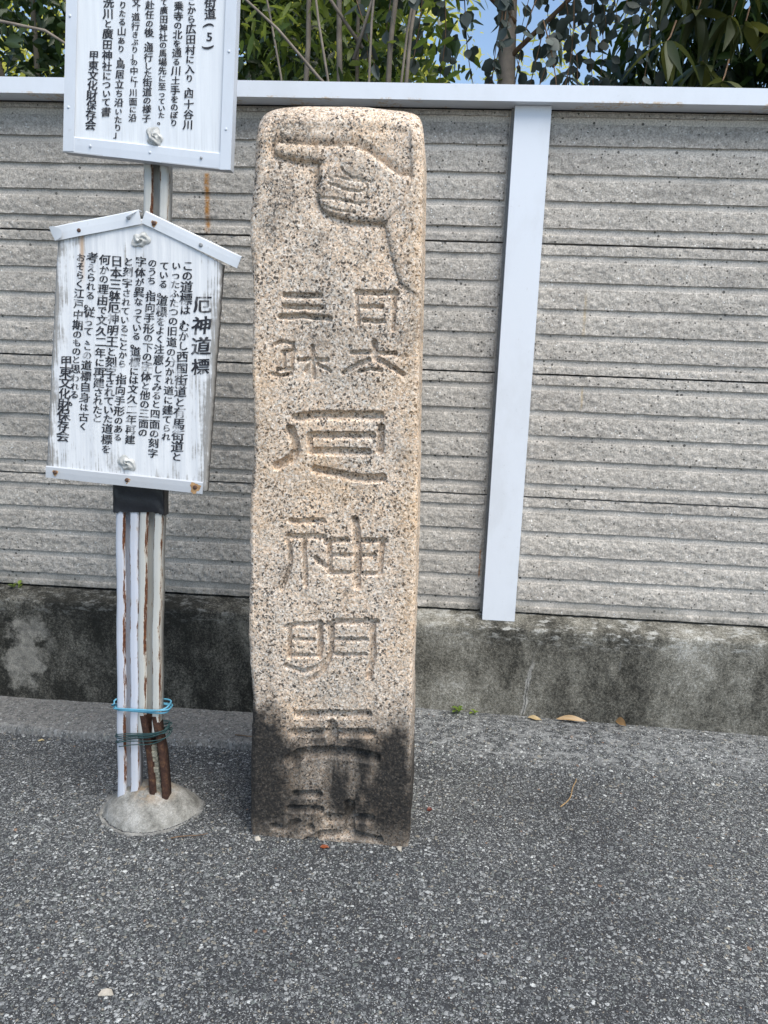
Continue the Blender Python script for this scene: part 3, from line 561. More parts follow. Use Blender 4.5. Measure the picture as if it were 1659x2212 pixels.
foot_loc = (-.592, 1.535, .03)
low = empty('notice_board', (-.642, 1.545, .03), label='lower whitewashed gabled wooden notice board on the left pole, bands of black brush writing', cat='notice board')
hi = empty('information_sign', (-.570, 1.545, .03), label='upper white board in an aluminium frame on the taller right pole, cropped at the top', cat='notice board')
def plate(name, quad_l, quad_r, y0, y1, mat, parent, nx=110, nz=150, topfn=None, seed=3, fray=0.0):
    """board between left side line and right side line ((x,z) bottom -> top); topfn(x) overrides top height"""
    t = np.linspace(0, 1, nz); u = np.linspace(0, 1, nx); Uu, Tt = np.meshgrid(u, t)
    L0, L1 = np.array(quad_l[0]), np.array(quad_l[1]); R0, R1 = np.array(quad_r[0]), np.array(quad_r[1])
    xb = L0[0]+(R0[0]-L0[0])*Uu; zb = L0[1]+(R0[1]-L0[1])*Uu; xt = L1[0]+(R1[0]-L1[0])*Uu; zt = (L1[1]+(R1[1]-L1[1])*Uu) if topfn is None else topfn(xt)
    Xx = xb+(xt-xb)*Tt; Zz = zb+(zt-zb)*Tt
    fr = fray*vnoise(Zz*0+Uu*0, Zz, 60, seed, 3)
    Xx = Xx+fr*((Uu == 0)*1.0+(Uu == 1)*1.0)
    Yy = y0+.0004*vnoise(Xx*3, Zz*.2, 120, seed+2, 2); ed = np.minimum(Uu, 1-Uu)
    Yy = Yy+.0025*(ed < .004)
    front = np.stack([Xx, Yy, Zz], -1); back = np.stack([Xx, Yy*0+y1, Zz], -1); N0 = nx*nz
    V = np.concatenate([front.reshape(-1, 3), back.reshape(-1, 3)]); F = [gridF(nx, nz)]; 
    idx = np.arange(N0).reshape(nz, nx); ring = np.concatenate([idx[0, :], idx[1:, -1], idx[-1, -2::-1], idx[-2:0:-1, 0]]); r2 = np.roll(ring, -1)
    F.append(np.stack([ring, ring+N0, r2+N0, r2], -1)); F.append(gridF(nx, nz, flip=True)+N0)
    o = mesh(name, V, np.concatenate(F), mat, parent, smooth=False)
    e = np.exp(-np.minimum(Uu, 1-Uu)/.05)+.6*np.exp(-Tt/.06); setattr_(o, 'edge', np.concatenate([e.ravel(), e.ravel()*0+1.2])); return o
ap = (-.5755, 1.262); 
def gable(x): return np.where(x < ap[0], ap[1]+(x-ap[0])*(ap[1]-1.226)/(ap[0]+.7425), ap[1]-(x-ap[0])*(ap[1]-1.184)/(-.4215-ap[0]))-.004
plate('board', [(-.786, .757), (-.7425, 1.226)], [(-.455, .739), (-.4215, 1.184)], 1.500, 1.519, WOOD_OLD, low, topfn=gable, seed=3, fray=.0014)
def strip(name, p, q, w, y0, mat, parent, th=.0014, ret=.018, bend=0.0, n=24, seed=1):
    """thin metal strip from p to q (lower edge), height w, folded back over the top"""
    p, q = np.array(p), np.array(q); d = (q-p)/np.hypot(*(q-p)); nn = np.array([-d[1], d[0]]); V = []
    prof = [(0, 0), (w*.5, -.0003), (w-.002, 0), (w, .002), (w, ret), (w-th, ret), (w-th, .003), (th, th), (0, th)]
    for i in range(n):
        t = i/(n-1); c = p+(q-p)*t; b = .0009*math.sin(t*9+seed)+bend*max(0, t-.86)*-1
        for h, y in prof: V.append((c[0]+nn[0]*h, y0+y+b, c[1]+nn[1]*h))
    k = len(prof); F = [tuple(f) for f in gridF(k, n, wrap=True)]+[tuple(range(k)), tuple(reversed(range((n-1)*k, n*k)))]
    return mesh(name, V, F, mat, parent)
sl = strip('roof_strip', (-.746, 1.2125), (-.5748, 1.2480), .0265, 1.4955, ALU, low, seed=2)
sr = strip('roof_strip', (-.5752, 1.2500), (-.391, 1.1725), .0240, 1.4962, ALU, low, seed=5, bend=.02)
bs = strip('base_strip', (-.785, .7530), (-.4605, .7350), .0240, 1.4958, m_paint('dull_aluminium_strip', (.47, .49, .52), .45, .2), low, ret=.004)
# folded-back dog ear at the left end of the roof and the bent scrap by the ridge
mb = MB(); e = []
for i in range(10):
    a = math.pi*i/9; e.append((-.729+.006*math.cos(a*1.0-.4), 1.4925-.004*math.sin(a), 1.2385-.0028*i))
mb.add([(-.757, 1.497, 1.2385), (-.7475, 1.494, 1.2395), (-.733, 1.491, 1.2345), (-.7275, 1.4895, 1.2275), (-.7295, 1.4895, 1.2195), (-.738, 1.4915, 1.2145), (-.7445, 1.4945, 1.2135), (-.7505, 1.496, 1.2235)], [(0, 7, 6, 1), (1, 6, 5, 2), (2, 5, 4, 3)]); mb.build('folded_corner', ALU, sl, smooth=True)
mb = MB(); mb.tube([(-.601, 1.4925, 1.257), (-.596, 1.4905, 1.2625), (-.589, 1.4915, 1.267), (-.584, 1.4935, 1.2705)], .0032, 8, taper=.001); mb.build('folded_tab', ALU, sl, smooth=True)
BOLT_R = m_simple('rusty_screw', (.10, .06, .045), .8, .4, 300); BOLT_Z = m_simple('zinc_screw', (.28, .29, .30), .4, .2, 200, spec=.6)
RSTAIN = m_simple('rust_bleed', (.42, .25, .12), .8, .35, 120)
for x, z, m_, par, rr in ((-.6968, 1.2330, BOLT_R, sl, .0040), (-.5992, 1.2580, BOLT_Z, sl, .0036), (-.5505, 1.2500, BOLT_R, sr, .0042), (-.4605, 1.2130, BOLT_Z, sr, .0040), (-.7640, .7645, BOLT_R, bs, .0042), (-.6153, .7560, BOLT_R, bs, .0042), (-.4755, .7480, BOLT_R, bs, .0046)):
    mb = MB().disc(x, 1.4950, z, rr, .0022, 12); sc_ = mb.build('screw', m_, par, smooth=True)
    if m_ is BOLT_R:    # thin rust halo printed on the strip
        rad = {(-.4755): .0105, (-.6153): .0062}.get(x, .0055); n = 18; v = [(x, 1.49505, z)]; 
        for k in range(n): a = 2*math.pi*k/n; q = rad*(1+.22*math.sin(3*a+x*90)+.1*math.sin(7*a)); v.append((x+q*math.cos(a), 1.49515, z+q*math.sin(a)*(1.15 if math.sin(a) < 0 else .9)))
        MB().add(v, [(0, 1+(k+1) % n, 1+k) for k in range(n)]).build('rust_bleed', RSTAIN, par)
# putty plugs over the fixing bolts
def putty(parent, x, y, z, r, seed, sx=1, sz=1, mat=None):
    n, m_ = 34, 12; V = []
    for j in range(m_):
        t = j/(m_-1); rr = r*t
        for i in range(n):
            a = 2*math.pi*i/n; q = rr*(1+.22*t*math.sin(2*a+seed)+.12*t*math.sin(5*a+seed*2)); X0, Z0 = x+q*math.cos(a)*sx, z+q*math.sin(a)*sz
            h = r*.34*(1-t**2.5)+r*.13*math.sin(7*t+1.5*a+seed)*(1-t)+r*.08*math.sin(3*a+9*t); V.append((X0, y-max(h, -.0002)-.0002, Z0))
    return mesh('putty_plug', V, gridF(n, m_, wrap=True, flip=False), mat or PUTTY, parent, smooth=True)
PUTTY = m_simple('dirty_white_putty', (.48, .48, .46), .7, .3, 120, .6)
putty(low, -.5785, 1.4998, 1.2195, .0155, 1.0); putty(low, -.6165, 1.4998, .7895, .0165, 2.6); 
lettering(low, LOWER, 1.4990, 1.05, INK_F, 5)
pl = pole('pole', [(.015, -.6435, 0), (.69, -.6285, 0), (.80, -.6265, 0), (1.15, -.619, 0)], .0475, .028, .0165, POLE, low, 1.5215)

# ---- upper board (aluminium framed)
TZ = 1.98
def ul(z): return -.7225+(z-1.374)*.0620        # outer left edge
def ur(z): return -.4045+(z-1.348)*.0400        # outer right edge
plate('board', [(ul(1.38)+.004, 1.381), (ul(TZ)+.004, TZ)], [(ur(1.36)-.004, 1.361), (ur(TZ)-.004, TZ-.02)], 1.5015, 1.518, WOOD_NEW, hi, nx=90, nz=120, seed=9)
FR = m_paint('brushed_aluminium_frame', (.62, .66, .72), .38, .16)
f1 = strip('frame_edge', (-.7220, 1.3740), (-.4060, 1.3480), .0285, 1.4980, FR, hi, ret=.004, seed=1)
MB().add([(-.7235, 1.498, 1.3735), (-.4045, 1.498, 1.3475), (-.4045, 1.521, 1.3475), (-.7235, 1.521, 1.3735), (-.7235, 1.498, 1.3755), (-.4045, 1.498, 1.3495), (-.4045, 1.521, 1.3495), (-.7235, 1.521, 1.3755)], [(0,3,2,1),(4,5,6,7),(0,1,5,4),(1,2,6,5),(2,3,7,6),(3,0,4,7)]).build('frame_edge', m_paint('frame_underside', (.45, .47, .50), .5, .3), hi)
def side(xa, za, xb, zb, w, sgn):
    mb = MB(); y0, y1 = 1.4972, 1.521
    # L-section: face plate plus return along the board's side
    xs_ = sorted([0, sgn*w]); fa = [(xa+xs_[0], za), (xa+xs_[1], za), (xb+xs_[1], zb), (xb+xs_[0], zb)]; mb.prism(fa, y0, y0+.0016, .0004)
    xo = sorted([0, sgn*.0016]); mb.prism([(xa+xo[0], za), (xa+xo[1], za), (xb+xo[1], zb), (xb+xo[0], zb)], y0+.0017, y1)
    return mb.build('frame_edge', FR, hi)
s1 = side(-.7238, 1.3745, ul(TZ), TZ, .0205, 1); s2 = side(-.4042, 1.3480, ur(TZ), TZ-.02, .0205, -1)
for (x, z, par) in ((-.7010, 1.605, s1), (-.7100, 1.451, s1), (-.6915, 1.76, s1), (-.6706, 1.3845, f1), (-.5568, 1.3755, f1), (-.4596, 1.3680, f1), (-.4125, 1.4184, s2), (-.4070, 1.5494, s2), (-.401, 1.70, s2)):
    MB().disc(x, 1.4975, z, .0026, .0016, 10).build('rivet', BOLT_Z if z < 1.37 else FR, par, smooth=True)
putty(hi, -.5490, 1.5013, 1.4030, .0165, 4.2, 1.05, .95); 
MB().tube([(-.553, 1.4975, 1.400), (-.546, 1.4955, 1.394), (-.541, 1.4985, 1.389)], .0045, 8, taper=.0015).build('putty_plug', PUTTY, hi, smooth=True)
lettering(hi, UPPER, 1.5005, 1.02, INK, 8)
pr = pole('pole', [(.19, -.5925, 0), (.45, -.587, 0), (.70, -.5775, 0), (1.2, -.560, 0), (1.42, -.5545, 0), (1.95, -.540, 0)], .0475, .028, .0150, GALV, hi, 1.5215)
lowr = pole('rusted_stub', [(.0, -.5660, -.008), (.06, -.570, -.004), (.15, -.579, .002), (.235, -.5915, .0025)], .0420, .026, .0125, RUST, hi, 1.5185)
mb = MB(); 
for i in range(12): z = .012+i*.0125; mb.box(-.5700-.09*z-.0075+.001*math.sin(i*3), -.5700-.09*z+.0075, 1.526-.002*math.sin(i*2.1), 1.538, z, z+.0135, .002)
mb.build('mortar_fill', m_simple('lichen_mortar', (.26, .25, .20), .95, .5, 160, .9), lowr)

# footing dome of cement with a crack round its front
n, m_ = 260, 90; V = []; cx, cy = -.598, 1.545
for j in range(m_):
    t = 1.30*j/(m_-1)
    for i in range(n):
        a = 2*math.pi*i/n; rx = .104*(1+.03*math.sin(2*a+1)+.01*math.sin(5*a)); ry = .092*(1+.04*math.sin(3*a)); V.append((t, a, rx, ry))
V = np.array(V); t, a = V[:, 0], V[:, 1]; px = cx+V[:, 2]*t*np.cos(a); py = cy+V[:, 3]*t*np.sin(a)
hgt = .058*np.clip(1-t**1.9, 0, 1)**.85*sstep(1.03, .9, t)+.0045*sstep(1.27, 1.03, t+.16*vnoise(px, py, 22, 83, 3))*1.0-.0030+.0016*vnoise(px, py, 60, 87, 3)+.0035*vnoise(px, py, 9, 89, 2)*sstep(1.05, .7, t)
crackr = 1.0+.035*vnoise(a*3.0, a*0, 1.8, 93, 4); hgt -= .009*np.exp(-((t-crackr)/.016)**2)*sstep(-.15, -.45, np.sin(a-.12)+.02)
c2 = .09*vnoise(t, t*0, 14, 95, 2); hgt -= .0022*np.exp(-((px-cx+.004-.4*(py-cy+.03)-c2*.1)/.0012)**2)*sstep(.95, .6, t)*(py < cy)
z = np.maximum(hgt, -.004)+ground_h(px, py)
rim = sstep(.98, 1.16, t+.10*vnoise(px, py, 30, 97, 3))
foot = mesh('cement_footing', np.stack([px, py, z], -1), gridF(n, m_, wrap=True), CEM, smooth=True)
setattr_(foot, 'rim', rim)
tag(foot, 'cracked pale cement mound holding the two sign poles in the pavement', 'footing')

# black tape round both poles
n = 72; V = []; zz = np.linspace(.684, .752, 16)
for j, z in enumerate(zz):
    for i in range(n):
        a = 2*math.pi*i/n; c, s_ = math.cos(a), math.sin(a); k = .22
        x = -.6035+.0545*math.copysign(abs(c)**k, c)+.012*(z-.69); y = 1.536+.0178*math.copysign(abs(s_)**k, s_)-.0005*math.sin(z*190+5*c)+.0006*math.sin(c*9+z*40)
        V.append((x, y, z+.0025*math.sin(c*4+1)*(1 if j == 0 else .2)+(.0015*math.sin(c*23) if j == 0 else 0)))
tape = mesh('electrical_tape', V, gridF(n, 16, wrap=True), m_simple('black_vinyl_tape', (.012, .013, .017), .38, .3, 40, .6, spec=.5), smooth=True)
tag(tape, 'wide black tape wound round both sign poles below the lower board', 'tape')
# wires
def loops(z0, dz, tilt, rx, turns, r, seed, jit, x0=-.6075):
    rr = random.Random(seed); P = []; N = 44*turns; ph = [rr.uniform(0, 6) for _ in range(6)]
    for i in range(N+1):
        a = 2*math.pi*i/44+2.7; t = i/44; c, s_ = math.cos(a), math.sin(a)
        x = x0+(rx+jit*.6*math.sin(t*1.7+ph[0]))*math.copysign(abs(c)**.55, c); y = 1.536+(.0225+.0012*math.sin(t*3+ph[4]))*math.copysign(abs(s_)**.5, s_)
        if s_ < 0: y -= .0015*(i % 44)/44
        z = z0+dz*t+tilt*c+jit*math.sin(t*2.3+ph[1])+jit*.8*math.sin(a+ph[2]+t*1.9)*.6; P.append((x, y, z))
    return P
BW = m_simple('blue_plastic_wire', (.10, .30, .42), .45, .2, 40, .1); GW = m_simple('green_plastic_wire', (.025, .060, .062), .5, .4, 60, .1)
P = loops(.2455, .0035, .0015, .0600, 3, .002, 4, .0045); P = [(-.661, 1.522, .270), (-.666, 1.520, .266), (-.664, 1.516, .262), (-.669, 1.515, .2575)]+P
w1 = MB().tube(P, .0019, 8).build('blue_wire', BW, smooth=True); tag(w1, 'thick light blue wire looped three times round both sign poles', 'wire')
mb = MB(); 
for q in range(3): mb.tube(loops(.178+.006*q, .0035, .0165-.003*q, .0555+.0015*q, 3, .001, 20+q, .0062), .00105, 6)
w2 = mb.build('green_wire', GW, smooth=True); tag(w2, 'bundle of thin dark green wire tied aslant round both sign poles above the rusty stub', 'wire')

# ================================================================ SMALL THINGS ON THE GROUND
def gz(x, y): return float(ground_h(np.array([x]), np.array([y]))[0])
def dry_leaf(x, y, L, W, rot, tilt, curl, label, colr, seed):
    n = 11; V = []; ca, sa = math.cos(rot), math.sin(rot)
    for i in range(n):
        t = i/(n-1); w = W*(math.sin(math.pi*min(1, t*1.02+.01))**.75)*(1-.15*t); s_ = (t-.5)*L
        for k in (-1, -.5, 0, .5, 1):
            h = curl*L*(1-(2*t-1)**2)+abs(k)*w*.35+.0008*math.sin(9*t+k*3+seed); q = k*w
            lx, ly, lz = s_, q*math.cos(tilt), h+q*math.sin(tilt)+W*abs(math.sin(tilt)); V.append((x+lx*ca-ly*sa, y+lx*sa+ly*ca, gz(x, y)+.0015+lz))
    o = mesh('fallen_leaf', V, gridF(5, n), m_leaf('dry_leaf_'+str(seed), colr, tuple(c*1.25 for c in colr), .15), smooth=True)
    return tag(o, label, 'leaf', 'dry leaves at the wall foot')
dry_leaf(.419, 2.035, .084, .008, -.06, .8, .05, 'largest dry tan leaf arched against the base wall right of the white post', (.33, .22, .11), 1)
dry_leaf(.316, 2.03, .040, .007, -.35, .5, .05, 'small pale dry leaf lying just left of the largest tan leaf', (.40, .30, .16), 2)
dry_leaf(.552, 2.028, .036, .011, -.9, 1.2, .12, 'small brown curled leaf standing upright, rightmost by the base wall', (.27, .16, .07), 3)
dry_leaf(-.189, 1.448, .019, .0055, .1, .2, .05, 'tiny rust red leaf scrap on the asphalt in front of the stone', (.20, .055, .02), 4)
dry_leaf(-1.01, 1.84, .016, .004, .5, .2, .05, 'tiny straw coloured leaf scrap below the kerb strip at far left', (.45, .36, .2), 5)
dry_leaf(.03, 1.62, .014, .006, .5, .2, .05, 'tiny dark red leaf scrap on the asphalt right of the stone', (.12, .03, .02), 6)
P = []
for i in range(22): t = i/21; P.append((.335+.055*t-.022*math.sin(t*3.1)*-1*(.6)+.004*math.sin(t*8), 1.668+.135*t, gz(.35, 1.7+.1*t)+.003+.006*math.sin(t*3)))
o = MB().tube(P, .0016, 6, taper=.001).build('dry_twig', m_simple('straw_twig', (.30, .20, .10), .8, .3, 90), smooth=True); tag(o, 'thin curved straw coloured twig lying on the asphalt right of the stone', 'twig')
P = [(-.50+.03*i, 1.90-.004*i, .008+.001*math.sin(i)) for i in range(6)]
o = MB().tube(P, .0014, 6, taper=.0006).build('dry_twig', TWIG, smooth=True); tag(o, 'thin brown twig lying on the kerb strip right of the sign poles', 'twig')
P = [(-.515+.012*i, 1.435+.0045*i, .005+.0015*math.sin(i)) for i in range(7)]
o = MB().tube(P, .0013, 6, taper=.0006).build('dry_twig', TWIG, smooth=True); tag(o, 'short brown twig in front of the cement mound', 'twig')
# two sprouting weeds at the wall foot
WEED = m_leaf('young_weed_leaf', (.10, .17, .03), (.24, .30, .05), .3)
def leaf_mesh(name, L, W, segs=4, fold=.25, droop=.25, taper=1.0, mat=None):
    V = []; n = segs+1
    for i in range(n):
        t = i/segs; w = W*.5*math.sin(math.pi*min(.985, max(.03, t**taper)))**.9; z = -droop*L*t*t
        V += [(-w, L*t, z+w*fold), (0, L*t, z), (w, L*t, z+w*fold)]
    me = bpy.data.meshes.new(name); me.from_pydata(V, [], [tuple(f) for f in gridF(3, n)]); me.update(); me.materials.append(mat); me.polygons.foreach_set('use_smooth', [True]*len(me.polygons)); return me
wl = leaf_mesh('weed_leaf', .017, .012, mat=WEED)
for x, y, n, lab, s0 in ((.101, 2.036, 7, 'small green weed sprouting at the wall foot, the fuller one nearer the stone', 1.0), (.146, 2.034, 4, 'smaller yellow-green weed sprouting at the wall foot, left of the dry leaves', .8)):
    w = empty('weed', (x, y, gz(x, y)), label=lab, cat='weed')
    st_ = MB().tube([(x, y, gz(x, y)-.004), (x+.002, y-.003, gz(x, y)+.012)], .0012, 5).build('stem', WEED, w)
    for i in range(n):
        l = bpy.data.objects.new('leaf', wl); col.objects.link(l); l.parent = w; a = i*2.4; l.location = (.004*math.cos(a), -.004+.003*math.sin(a), .006+.002*i); l.rotation_euler = (random.uniform(.2, .8), 0, a); l.scale = (s0,)*3
w = empty('weed', (-1.205, 2.10, .318), label='faint green weed growing from the ledge at far left', cat='weed')
for i in range(7):
    l = bpy.data.objects.new('leaf', wl); col.objects.link(l); l.parent = w; a = i*2.1; l.location = (.01*math.cos(a), -.004, .002*i+.002); l.rotation_euler = (random.uniform(.4, 1), 0, a)
# loose chips and grit bedded in the surface
ico = []
for s_ in range(6):
    r_ = np.random.default_rng(s_); d = r_.normal(size=(9, 3)); d /= np.linalg.norm(d, axis=1)[:, None]; d *= np.array([1, .75, .55]); ico.append(d)
import bmesh
hulls = []
for d in ico:
    bm = bmesh.new(); [bm.verts.new(v) for v in d]; bmesh.ops.convex_hull(bm, input=bm.verts); bm.verts.ensure_lookup_table(); bm.verts.index_update()
    bm.faces.ensure_lookup_table(); bmesh.ops.triangulate(bm, faces=bm.faces); hulls.append((np.array([v.co[:] for v in bm.verts]), np.array([[v.index for v in f.verts] for f in bm.faces]))); bm.free()
Vs, Fs, b = [], [], 0
NCH = 9000; cxs = rng.uniform(-1.25, 1.25, NCH); cys = .92+1.12*rng.random(NCH)**1.15; rad = .0016+.0030*rng.random(NCH)**3.0
keep = ~((cxs > -.37) & (cxs < 0) & (cys > 1.46) & (cys < 1.76)) & ~(((cxs+.592)/.115)**2+((cys-1.545)/.1)**2 < 1) & ~((cys > 1.86) & (cxs < -.1))
cxs, cys, rad = cxs[keep], cys[keep], rad[keep]; chz = ground_h(cxs, cys)
for i in range(len(cxs)):
    h, f = hulls[i % 6]; a = rng.uniform(0, 6.28); Rm = np.array([[math.cos(a), -math.sin(a), 0], [math.sin(a), math.cos(a), 0], [0, 0, 1]])
    v = (h*rad[i])@Rm.T; v[:, 2] += rad[i]*.05; Vs.append(v+np.array([cxs[i], cys[i], chz[i]])); Fs.append(f+b); b += len(h)
k = NT('loose_chips', .8, .35); q = k.n('ShaderNodeNewGeometry').outputs['Random Per Island']
k.color(k.ramp(q, [(0, (.06, .063, .07)), (.2, (.12, .125, .13)), (.45, (.19, .195, .20)), (.62, (.15, .16, .15)), (.75, (.28, .285, .285)), (.87, (.24, .21, .17)), (.92, (.40, .41, .41)), (.993, (.22, .15, .11))], 'CONSTANT')); CHIP = k.done()
tag(mesh('loose_gravel', np.concatenate(Vs), np.concatenate(Fs), CHIP), kind='stuff')
for x, y, r_, lab, sd_ in ((-.031, 1.463, .011, 'pale pebble lying against the right front corner of the stone', 2), (-.335, 1.462, .012, 'pale flat pebble at the left front corner of the stone', 4), (-.478, 1.03, .013, 'buff oval pebble on the asphalt near the bottom left', 1)):
    h, f = hulls[sd_]; pebble = MB().add((h*r_*np.array([1, 1, .7])+np.array([x, y, gz(x, y)+.002])).tolist(), f.tolist()).build('pebble', m_simple('pebble_'+str(sd_), (.42, .38, .32), .8, .25, 90)); tag(pebble, lab, 'pebble')

# ================================================================ TREES AND SHRUBS BEHIND THE FENCE
def cloud(name, P, N, L, W, mat, parent, segs=2, droop=.2, spread=1.0, up=0.0, seed=0, fold=.2):
    """many leaves joined in one mesh; P base points (n,3); N directions or None"""
    r = np.random.default_rng(seed); n = len(P); k = segs+1
    d = r.normal(size=(n, 3)) if N is None else N+r.normal(size=(n, 3))*spread; d[:, 2] += up; d /= np.linalg.norm(d, axis=1)[:, None]
    a = np.cross(d, r.normal(size=(n, 3))); a /= np.linalg.norm(a, axis=1)[:, None]; u = np.cross(a, d); sz = r.uniform(.65, 1.25, n)
    Vv = np.zeros((n, k*3, 3))
    for i in range(k):
        t = i/segs; w = W*.5*math.sin(math.pi*min(.97, max(.05, t)))**.8
        base = P+d*(L*t*sz)[:, None]+np.array([0, 0, -1])*(droop*L*t*t*sz)[:, None]
        Vv[:, i*3] = base-a*(w*sz)[:, None]+u*(w*fold); Vv[:, i*3+1] = base; Vv[:, i*3+2] = base+a*(w*sz)[:, None]+u*(w*fold)
    F = gridF(3, k); Fv = (F[None]+(np.arange(n)*k*3)[:, None, None]).reshape(-1, 4)
    return tag(mesh(name, Vv.reshape(-1, 3), Fv, mat, parent, smooth=True), kind='stuff')
def blobpts(n, c, s, seed, clumps=30, cs=.25):
    r = np.random.default_rng(seed); cc = (r.random((clumps, 3))*2-1)*np.array(s)+np.array(c); i = r.integers(0, clumps, n); return cc[i]+r.normal(size=(n, 3))*cs*np.array([1, 1, .8])
def boxpts(n, lo_, hi_, seed): r = np.random.default_rng(seed); return np.array(lo_)+r.random((n, 3))*(np.array(hi_)-np.array(lo_))
G_DARK = m_leaf('glossy_dark_leaf', (.018, .038, .012), (.038, .068, .018), .2, (.20, .30, .04), .33)
G_OLIVE = m_leaf('olive_leaf', (.028, .042, .014), (.075, .085, .024), .25, (.35, .38, .08), .55)
G_YEL = m_leaf('sunlit_yellow_green_leaf', (.40, .42, .06), (.62, .56, .12), .45, (.75, .70, .16), .45)  # backlit sun glow put into the leaf colour
G_EUC = m_leaf('dusty_round_leaf', (.038, .052, .046), (.075, .095, .085), .12, (.20, .26, .16), .55)
G_FRESH = m_leaf('fresh_green_leaf', (.09, .15, .025), (.22, .26, .05), .35, (.5, .6, .1), .4)
def branchset(mb, base, n, spread, h, r, seed, kink=.05):
    rr = random.Random(seed)
    for i in range(n):
        x, y, z = base; dx, dy = rr.uniform(-spread, spread), rr.uniform(-spread*.5, spread*.5); P = []
        for k in range(9): t = k/8; P.append((x+dx*t+kink*math.sin(t*5+i), y+dy*t+kink*math.sin(t*4+2*i), z+h*t))
        mb.tube(P, r*rr.uniform(.7, 1.2), 7, taper=r*.35)

def tree(name, label, cat, base, group=None): return empty(name, base, label=label, cat=cat, group=group)
CR = 'dense tree crowns standing behind the fence'
# 1 left evergreen shrub
t1 = tree('evergreen_shrub', 'dark glossy evergreen shrub behind the fence at far left, beside the upper sign', 'shrub', (-1.4, 2.95, 0))
mb = MB(); branchset(mb, (-1.4, 2.95, 0), 5, .7, 2.9, .022, 3); mb.build('branches', BARK, t1, smooth=True)
mb = MB(); 
for P in ([(-1.75, 2.45, 2.02), (-1.45, 2.42, 1.98), (-1.2, 2.40, 1.93), (-1.08, 2.38, 1.86), (-1.02, 2.4, 1.70)], [(-1.25, 2.4, 2.10), (-1.12, 2.4, 2.0), (-1.0, 2.38, 1.9)]): mb.tube(P, .0055, 7, taper=.003)
mb.build('bare_twig', BARK_PALE, t1, smooth=True)
cloud('foliage', blobpts(9000, (-1.75, 3.0, 2.2), (1.15, .50, .75), 11, 130, .12), None, .045, .022, G_DARK, t1, 2, .25, seed=12)
# 2 middle shrub with fresh shoots and pale stems
t2 = tree('multi_stemmed_shrub', 'leafy shrub with several pale bare stems behind the fence between upper sign and stone', 'shrub', (-.45, 2.9, 0))
mb = MB(); 
for xa, ya, xb, r_ in ((-.50, 2.66, -.44, .013), (-.37, 2.62, -.35, .014), (-.34, 2.80, -.30, .010), (-.25, 2.66, -.135, .014), (-.19, 2.58, -.06, .010), (-.30, 2.50, -.52, .006), (-.42, 2.48, -.70, .005), (-.3, 2.5, -.18, .006), (-.24, 2.55, -.02, .006)):
    P = [(xa+(xb-xa)*(k/10)**1.1+.008*math.sin(k*1.3+xa*9), ya+.01*math.sin(k), 1.2+1.6*k/10) for k in range(11)]; mb.tube(P, r_*.8, 8, taper=r_*.45)
for P in ([(-.20, 2.5, 1.66), (-.40, 2.48, 1.84), (-.52, 2.45, 1.96), (-.72, 2.44, 2.12)], [(-.28, 2.55, 1.95), (-.42, 2.5, 2.12), (-.55, 2.5, 2.3)], [(-.30, 2.5, 1.9), (-.25, 2.5, 2.06), (-.10, 2.5, 2.2), (.02, 2.5, 2.26)]): mb.tube(P, .006, 7, taper=.003)
mb.build('stems', BARK_PALE, t2, smooth=True)
cloud('foliage', blobpts(5000, (-.68, 3.15, 2.15), (.34, .35, .75), 21, 60, .11), None, .045, .020, G_DARK, t2, 2, .25, seed=22)
cloud('young_foliage', blobpts(1100, (-.34, 2.75, 2.2), (.32, .22, .38), 23, 26, .07), None, .055, .018, G_FRESH, t2, 3, .3, seed=24)
cloud('inner_foliage', blobpts(2600, (-.60, 3.7, 2.2), (.42, .2, .8), 25, 60, .16), None, .085, .045, G_DARK, t2, 2, .25, seed=26)
cloud('inner_foliage', blobpts(3000, (-1.75, 3.8, 2.2), (1.1, .25, .75), 27, 80, .17), None, .085, .045, G_DARK, t1, 2, .25, seed=28)
# 3 round-leaved tree
t3 = tree('round_leaved_tree', 'slender tree with hanging round grey-green leaves and pale trunk above the middle of the fence', 'tree', (.17, 2.72, 0))
MB().tube([(.20+.01*math.sin(k), 2.72, .0+.6*k-.0) if k < 2 else (.20-.022*(k-2), 2.72+.01*k, .6*k) for k in range(8)], .034, 12, taper=.022).build('trunk', BARK_PALE, t3, smooth=True)
el = leaf_mesh('round_leaf', .040, .032, 4, .12, .08, .8, G_EUC); mbt = MB(); ec = 0; rr = random.Random(5)
strands = []
for i in range(46):
    x = rr.uniform(-.34, .62); y = rr.uniform(2.42, 2.80); 
    if -.22 < x < .02 and rr.random() < .35: x += .3
    z = rr.uniform(2.0, 2.72); P = []; sx = rr.uniform(-.12, .12); n_ = 9
    for k in range(n_): t = k/(n_-1); P.append((x+sx*t+.012*math.sin(5*t+i), y+.03*t, z-.42*t+.05*t*(1-t)))
    strands.append(P); mbt.tube(P, .0022, 5, taper=.001)
mbt.tube([(.19, 2.74, 2.1), (.0, 2.7, 2.25), (-.2, 2.66, 2.30), (-.45, 2.62, 2.27)], .009, 7, taper=.004); mbt.tube([(.18, 2.74, 2.0), (.40, 2.7, 2.2), (.6, 2.66, 2.38)], .009, 7, taper=.004)
mbt.build('twigs', TWIG, t3, smooth=True); small = []
for P in strands:
    for k in range(9):
        for s_ in (0, 1):
            p = P[k]; vis = p[2] > 1.70 and p[2] < 2.45 and -.3 < p[0] < .62
            if vis and ec < 290 and rr.random() < .70:
                l = bpy.data.objects.new('leaf', el); col.objects.link(l); l.parent = t3; l.location = Vector(p)-Vector((.17, 2.72, 0))
                l.rotation_euler = (rr.uniform(-2.2, -.9), rr.uniform(-.8, .8), rr.uniform(0, 6.28)); l.scale = (rr.uniform(.7, 1.25),)*3; ec += 1
            else: small.append(p)
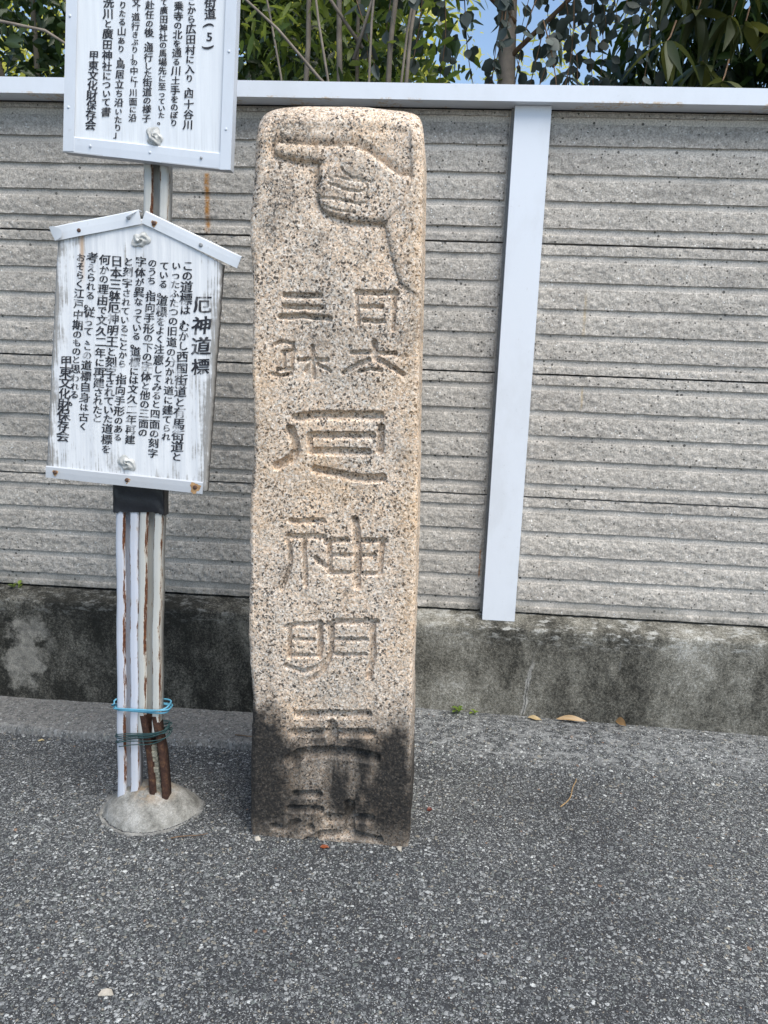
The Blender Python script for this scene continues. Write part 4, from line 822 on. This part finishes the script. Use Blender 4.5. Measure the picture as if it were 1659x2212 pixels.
cloud('foliage', np.concatenate([np.array(small), blobpts(300, (.30, 2.9, 2.25), (.50, .25, .5), 31, 22, .08)]), None, .040, .034, G_EUC, t3, 3, .1, up=-.9, seed=32)
# 4 big dark long-leaved tree on the right
t4 = tree('long_leaved_tree', 'dense dark tree with drooping long pointed leaves above the right end of the fence', 'tree', (1.35, 3.1, 0))
MB().tube([(1.35, 3.1, 0), (1.33, 3.1, 1.2), (1.28, 3.08, 2.4), (1.2, 3.05, 3.6)], .07, 12, taper=.035).build('trunk', BARK, t4, smooth=True)
cloud('foliage', blobpts(9000, (1.50, 3.2, 2.2), (.92, .45, .75), 41, 80, .14), None, .13, .032, G_DARK, t4, 3, .5, up=-.5, seed=42)
ll = [leaf_mesh('long_leaf', .135, .034, 6, .22, dd, .72, G_OLIVE) for dd in (.3, .6)]; tw = MB(); ec = 0; rr = random.Random(9)
for i in range(44):
    x = rr.uniform(.58, 1.75); y = rr.uniform(2.40, 2.70); z = rr.uniform(1.80, 2.42); n_ = rr.randint(4, 8); tw.tube([(x+.05, y+.12, z+.10), (x+.02, y+.05, z+.03), (x, y, z)], .0028, 6, taper=.0018); a0 = rr.uniform(0, 6)
    for j in range(n_):
        if ec >= 285: break
        l = bpy.data.objects.new('leaf', ll[j % 2]); col.objects.link(l); l.parent = t4; l.location = Vector((x, y, z))-Vector((1.35, 3.1, 0)); l.rotation_euler = (rr.uniform(-1.0, -.1), rr.uniform(-.5, .5), a0+j*6.28/n_+rr.uniform(-.3, .3)); l.scale = (rr.uniform(.65, 1.15),)*3; ec += 1
tw.build('twigs', TWIG, t4, smooth=True)
# 5 sunlit bushes further back, seen only through the gaps
t5 = tree('sunlit_bush', 'bright yellow-green sunlit bush seen through the gaps behind the dark shrub at left', 'shrub', (-2.6, 6.4, 0))
MB().tube([(-2.6, 6.4, 0), (-2.6, 6.4, 2.0)], .06, 8, taper=.03).build('trunk', BARK, t5)
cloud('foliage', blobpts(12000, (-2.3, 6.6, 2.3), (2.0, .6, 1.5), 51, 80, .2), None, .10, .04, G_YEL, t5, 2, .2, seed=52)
t6 = tree('sunlit_tree', 'pale yellow sunlit feathery tree seen against the sky through the middle gap', 'tree', (.55, 7.4, 0))
MB().tube([(.55, 7.4, 0), (.55, 7.4, 2.6)], .07, 8, taper=.03).build('trunk', BARK, t6)
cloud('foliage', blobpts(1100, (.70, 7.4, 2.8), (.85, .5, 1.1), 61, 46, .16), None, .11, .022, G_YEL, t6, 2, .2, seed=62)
t7 = tree('background_tree', 'mid green tree far behind the stems of the middle shrub', 'tree', (-.9, 6.2, 0))
MB().tube([(-.9, 6.2, 0), (-.9, 6.2, 3)], .07, 8, taper=.03).build('trunk', BARK, t7)
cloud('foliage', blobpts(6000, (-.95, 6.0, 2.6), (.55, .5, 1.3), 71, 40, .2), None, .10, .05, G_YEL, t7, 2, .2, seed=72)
# upper crowns of the same trees, above the frame
def crown(par, lo_, hi_, n, seed, mat=None): cloud('crown', boxpts(n, lo_, hi_, seed), None, .16, .08, mat or G_DARK, par, 2, .2, seed=seed+1)
crown(t1, (-3.4, 2.5, 2.9), (-.9, 3.9, 3.9), 3500, 81); crown(t4, (.9, 2.5, 2.9), (3.4, 3.9, 4.1), 4500, 85)
